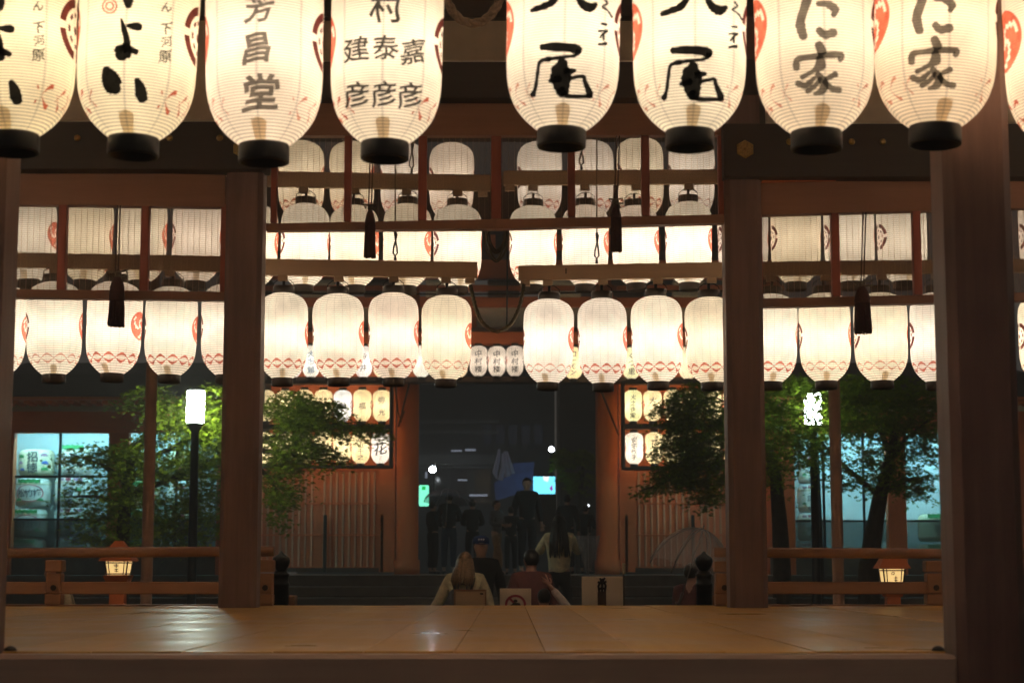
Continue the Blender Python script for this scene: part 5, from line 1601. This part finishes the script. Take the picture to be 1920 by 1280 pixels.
# ---------------------------------------------------------------- the street beyond the gate
SD = 52.0
DKWALL = plain('night_facade', (.035, .04, .045), .7, var=.2, scale=2)
sb = thing('street_building', 'dark street building with level bands beyond the gate opening', 'building', P(850, 1000, SD))
rect(M(), 560, 560, 1040, 1110, SD, 4).build('wall', DKWALL, sb)
for y0, y1 in ((786, 793), (806, 812), (852, 870), (874, 877)):
    rect(M(), 600, y0, 936, y1, SD - .12, .11).build('band', plain('facade_band', (.09, .10, .105), .6), sb)
for a in (795, 845, 890):
    rect(M(), a, 880, a + 30, 945, SD - .06, .05).build('window', plain('dark_window', (.02, .025, .03), .1), sb)
LSTRIP = glow('strip_light', (.55, .6, .75), .2)
for a in ((872, 841, 892, 845), (846, 843, 866, 846), (880, 926, 914, 930), (797, 884, 801, 896), (826, 962, 850, 965), (858, 898, 876, 901)):
    rect(M(), *a, SD - .2, .07).build('lit_strip', LSTRIP, sb)
for k_ in range(5):
    rect(M(), 906 + 24 * k_, 796, 922 + 24 * k_, 832, SD - .05, .045).build('window', plain('dim_window', (.03, .035, .045), .15, emit=(.10, .12, .18), est=.04), sb)
sb2 = thing('street_building', 'black unlit street building on the far side of the lane', 'building', P(1150, 1000, SD + 4))
rect(M(), 1050, 500, 1420, 1110, SD + 4, 4).build('wall', ROOFT, sb2)
rect(M(), 1050, 760, 1420, 768, SD + 3.9, .09).build('band', GATEDARK, sb2)
t = thing('shop_sign', 'upright glowing green and white sign at the gate post', 'sign', P(794, 948, 46))
rect(M(), 785.5, 909, 803.5, 948, 46, .2, .02).build('sign_box', glow('sign_green', (.22, .95, .62), 1.4), t)
rect(M(), 791, 911, 798, 918, 45.985, .012).build('sign_mark', glow('sign_mark_green', (.02, .55, .12), 1.0), t)
rect(M(), 782.5, 906, 806.5, 908.6, 46, .2).build('bracket', BLACKMETAL, t)
def spot(px, py, rpx, d, label, c, st):
    t = thing('street_light', label, 'street light', P(px, py, d), 'small bright lights beyond the gate')
    k = pxm(px, py, d); p = P(px, py, d); r = rpx * k
    M().lathe([(r * .3, -r * .9), (r * .9, -r * .5), (r, 0), (r * .8, r * .6), (r * .2, r * .95)], 12, p).build('globe', glow('street_globe', c, st), t)
    M().tube([p + Vector((0, .1, r)), p + Vector((0, .12, r * 1.6)), p + Vector((0, .6, r * 1.8)), Vector((p.x, d + .6, -1.1))], .05, 6).build('pole', BLACKMETAL, t)
spot(811, 879.5, 6, 49, 'round white street light above the green sign', (.85, .92, 1), 130)
spot(1034, 842, 5.5, 49, 'round white street light high above the cyan screen', (.85, .92, 1), 12)
spot(1103, 947.5, 2.5, 50, 'tiny white light low in the dark half of the gate opening', (.9, .95, 1), 3)
t = thing('lit_screen', 'bright cyan shop screen behind the tall person in the gate', 'screen', P(1020, 924, 47))
rect(M(), 1000, 893, 1041, 925, 47, .15, .01).build('screen_face', glow('screen_cyan', (.16, .72, 1.0), 1.9), t)
m = M()
m.add([P(1018, 893, 46.98), P(1030, 893, 46.98), P(1027, 903, 46.98), P(1020, 900, 46.98)], [(0, 1, 2, 3)])
m.build('screen_patch', glow('screen_white', (.9, .95, 1), 1.4), t)
M().add([P(1030, 915, 46.98), P(1035, 908, 46.98), P(1037, 917, 46.98), P(1034, 921, 46.98)], [(0, 1, 2, 3)]).build('screen_mark', glow('screen_magenta', (.5, .1, .5), .8), t)
rect(M(), 998, 925.5, 1043, 1000, 47.02, .1).build('stand', BLACKMETAL, t)
t = thing('blue_awning', 'dim blue banner panels slanting behind the tall person', 'banner', P(960, 930, 48))
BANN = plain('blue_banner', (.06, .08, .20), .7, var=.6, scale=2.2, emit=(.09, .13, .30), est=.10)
for a in ([(926, 905), (958, 890), (972, 925), (930, 938)], [(958, 889), (1000, 880), (1004, 918), (973, 925)], [(962, 868), (1002, 866), (1001, 879), (958, 888)]):
    f = [P(q, r_, 48) for q, r_ in a]; b = [p + Vector((0, .04, 0)) for p in f]
    M().add(f + b, [(0, 1, 2, 3), (7, 6, 5, 4), (0, 4, 5, 1), (1, 5, 6, 2), (2, 6, 7, 3), (3, 7, 4, 0)]).build('panel', BANN, t)
M().tube([P(930, 938, 48.1), P(930, 1080, 48.1)], .04, 6).build('banner_pole', BLACKMETAL, t)
t = thing('paper_streamer', 'pale drooping streamer above the blue banner in the gate', 'streamer', P(942, 890, 47.5))
m = M()
for a in ([(936, 842), (934, 860), (928, 885), (932, 897)], [(942, 850), (944, 875), (938, 900)], [(950, 846), (955, 868), (961, 888)], [(946, 846), (949, 870), (952, 893)]):
    p = [P(q, r_, 47.5) for q, r_ in a]
    m.tube(p, [.03, .06, .07, .03][:len(p)], 5)
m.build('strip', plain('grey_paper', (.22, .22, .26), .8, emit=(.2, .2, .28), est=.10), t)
tree('street_tree', 'small street tree with yellow lit leaves right of the cyan screen', [(1085, 1000, 6), (1088, 930, 5), (1092, 880, 4)], [[(1090, 900, 0), (1095, 860, 0), (1100, 845, 0)]],
     [(1092, 855, 14, 14, 16, 0), (1055, 848, 10, 8, 8, 0), (1060, 866, 9, 8, 6, 0), (1080, 900, 25, 20, 14, 0)], 46.5, .4, LEAF_A, 3, .11)

# ---------------------------------------------------------------- thin haze added to lift the blacks
HAZE = 0.0082
if HAZE:
    hm = bpy.data.materials.new('black_lift_haze'); hm.use_nodes = True
    hn = hm.node_tree.nodes; hn.remove(hn['Principled BSDF'])
    pv = hn.new('ShaderNodeVolumePrincipled'); pv.inputs['Color'].default_value = (.95, .95, .93, 1); pv.inputs['Density'].default_value = HAZE; pv.inputs['Anisotropy'].default_value = 0.0
    hm.node_tree.links.new(pv.outputs[0], hn['Material Output'].inputs['Volume'])
    tag(M().box(-62, 62, -14, 77, -2.4, 11).build('haze', hm), 'thin haze added to lift the dark tones', None, None, 'stuff')
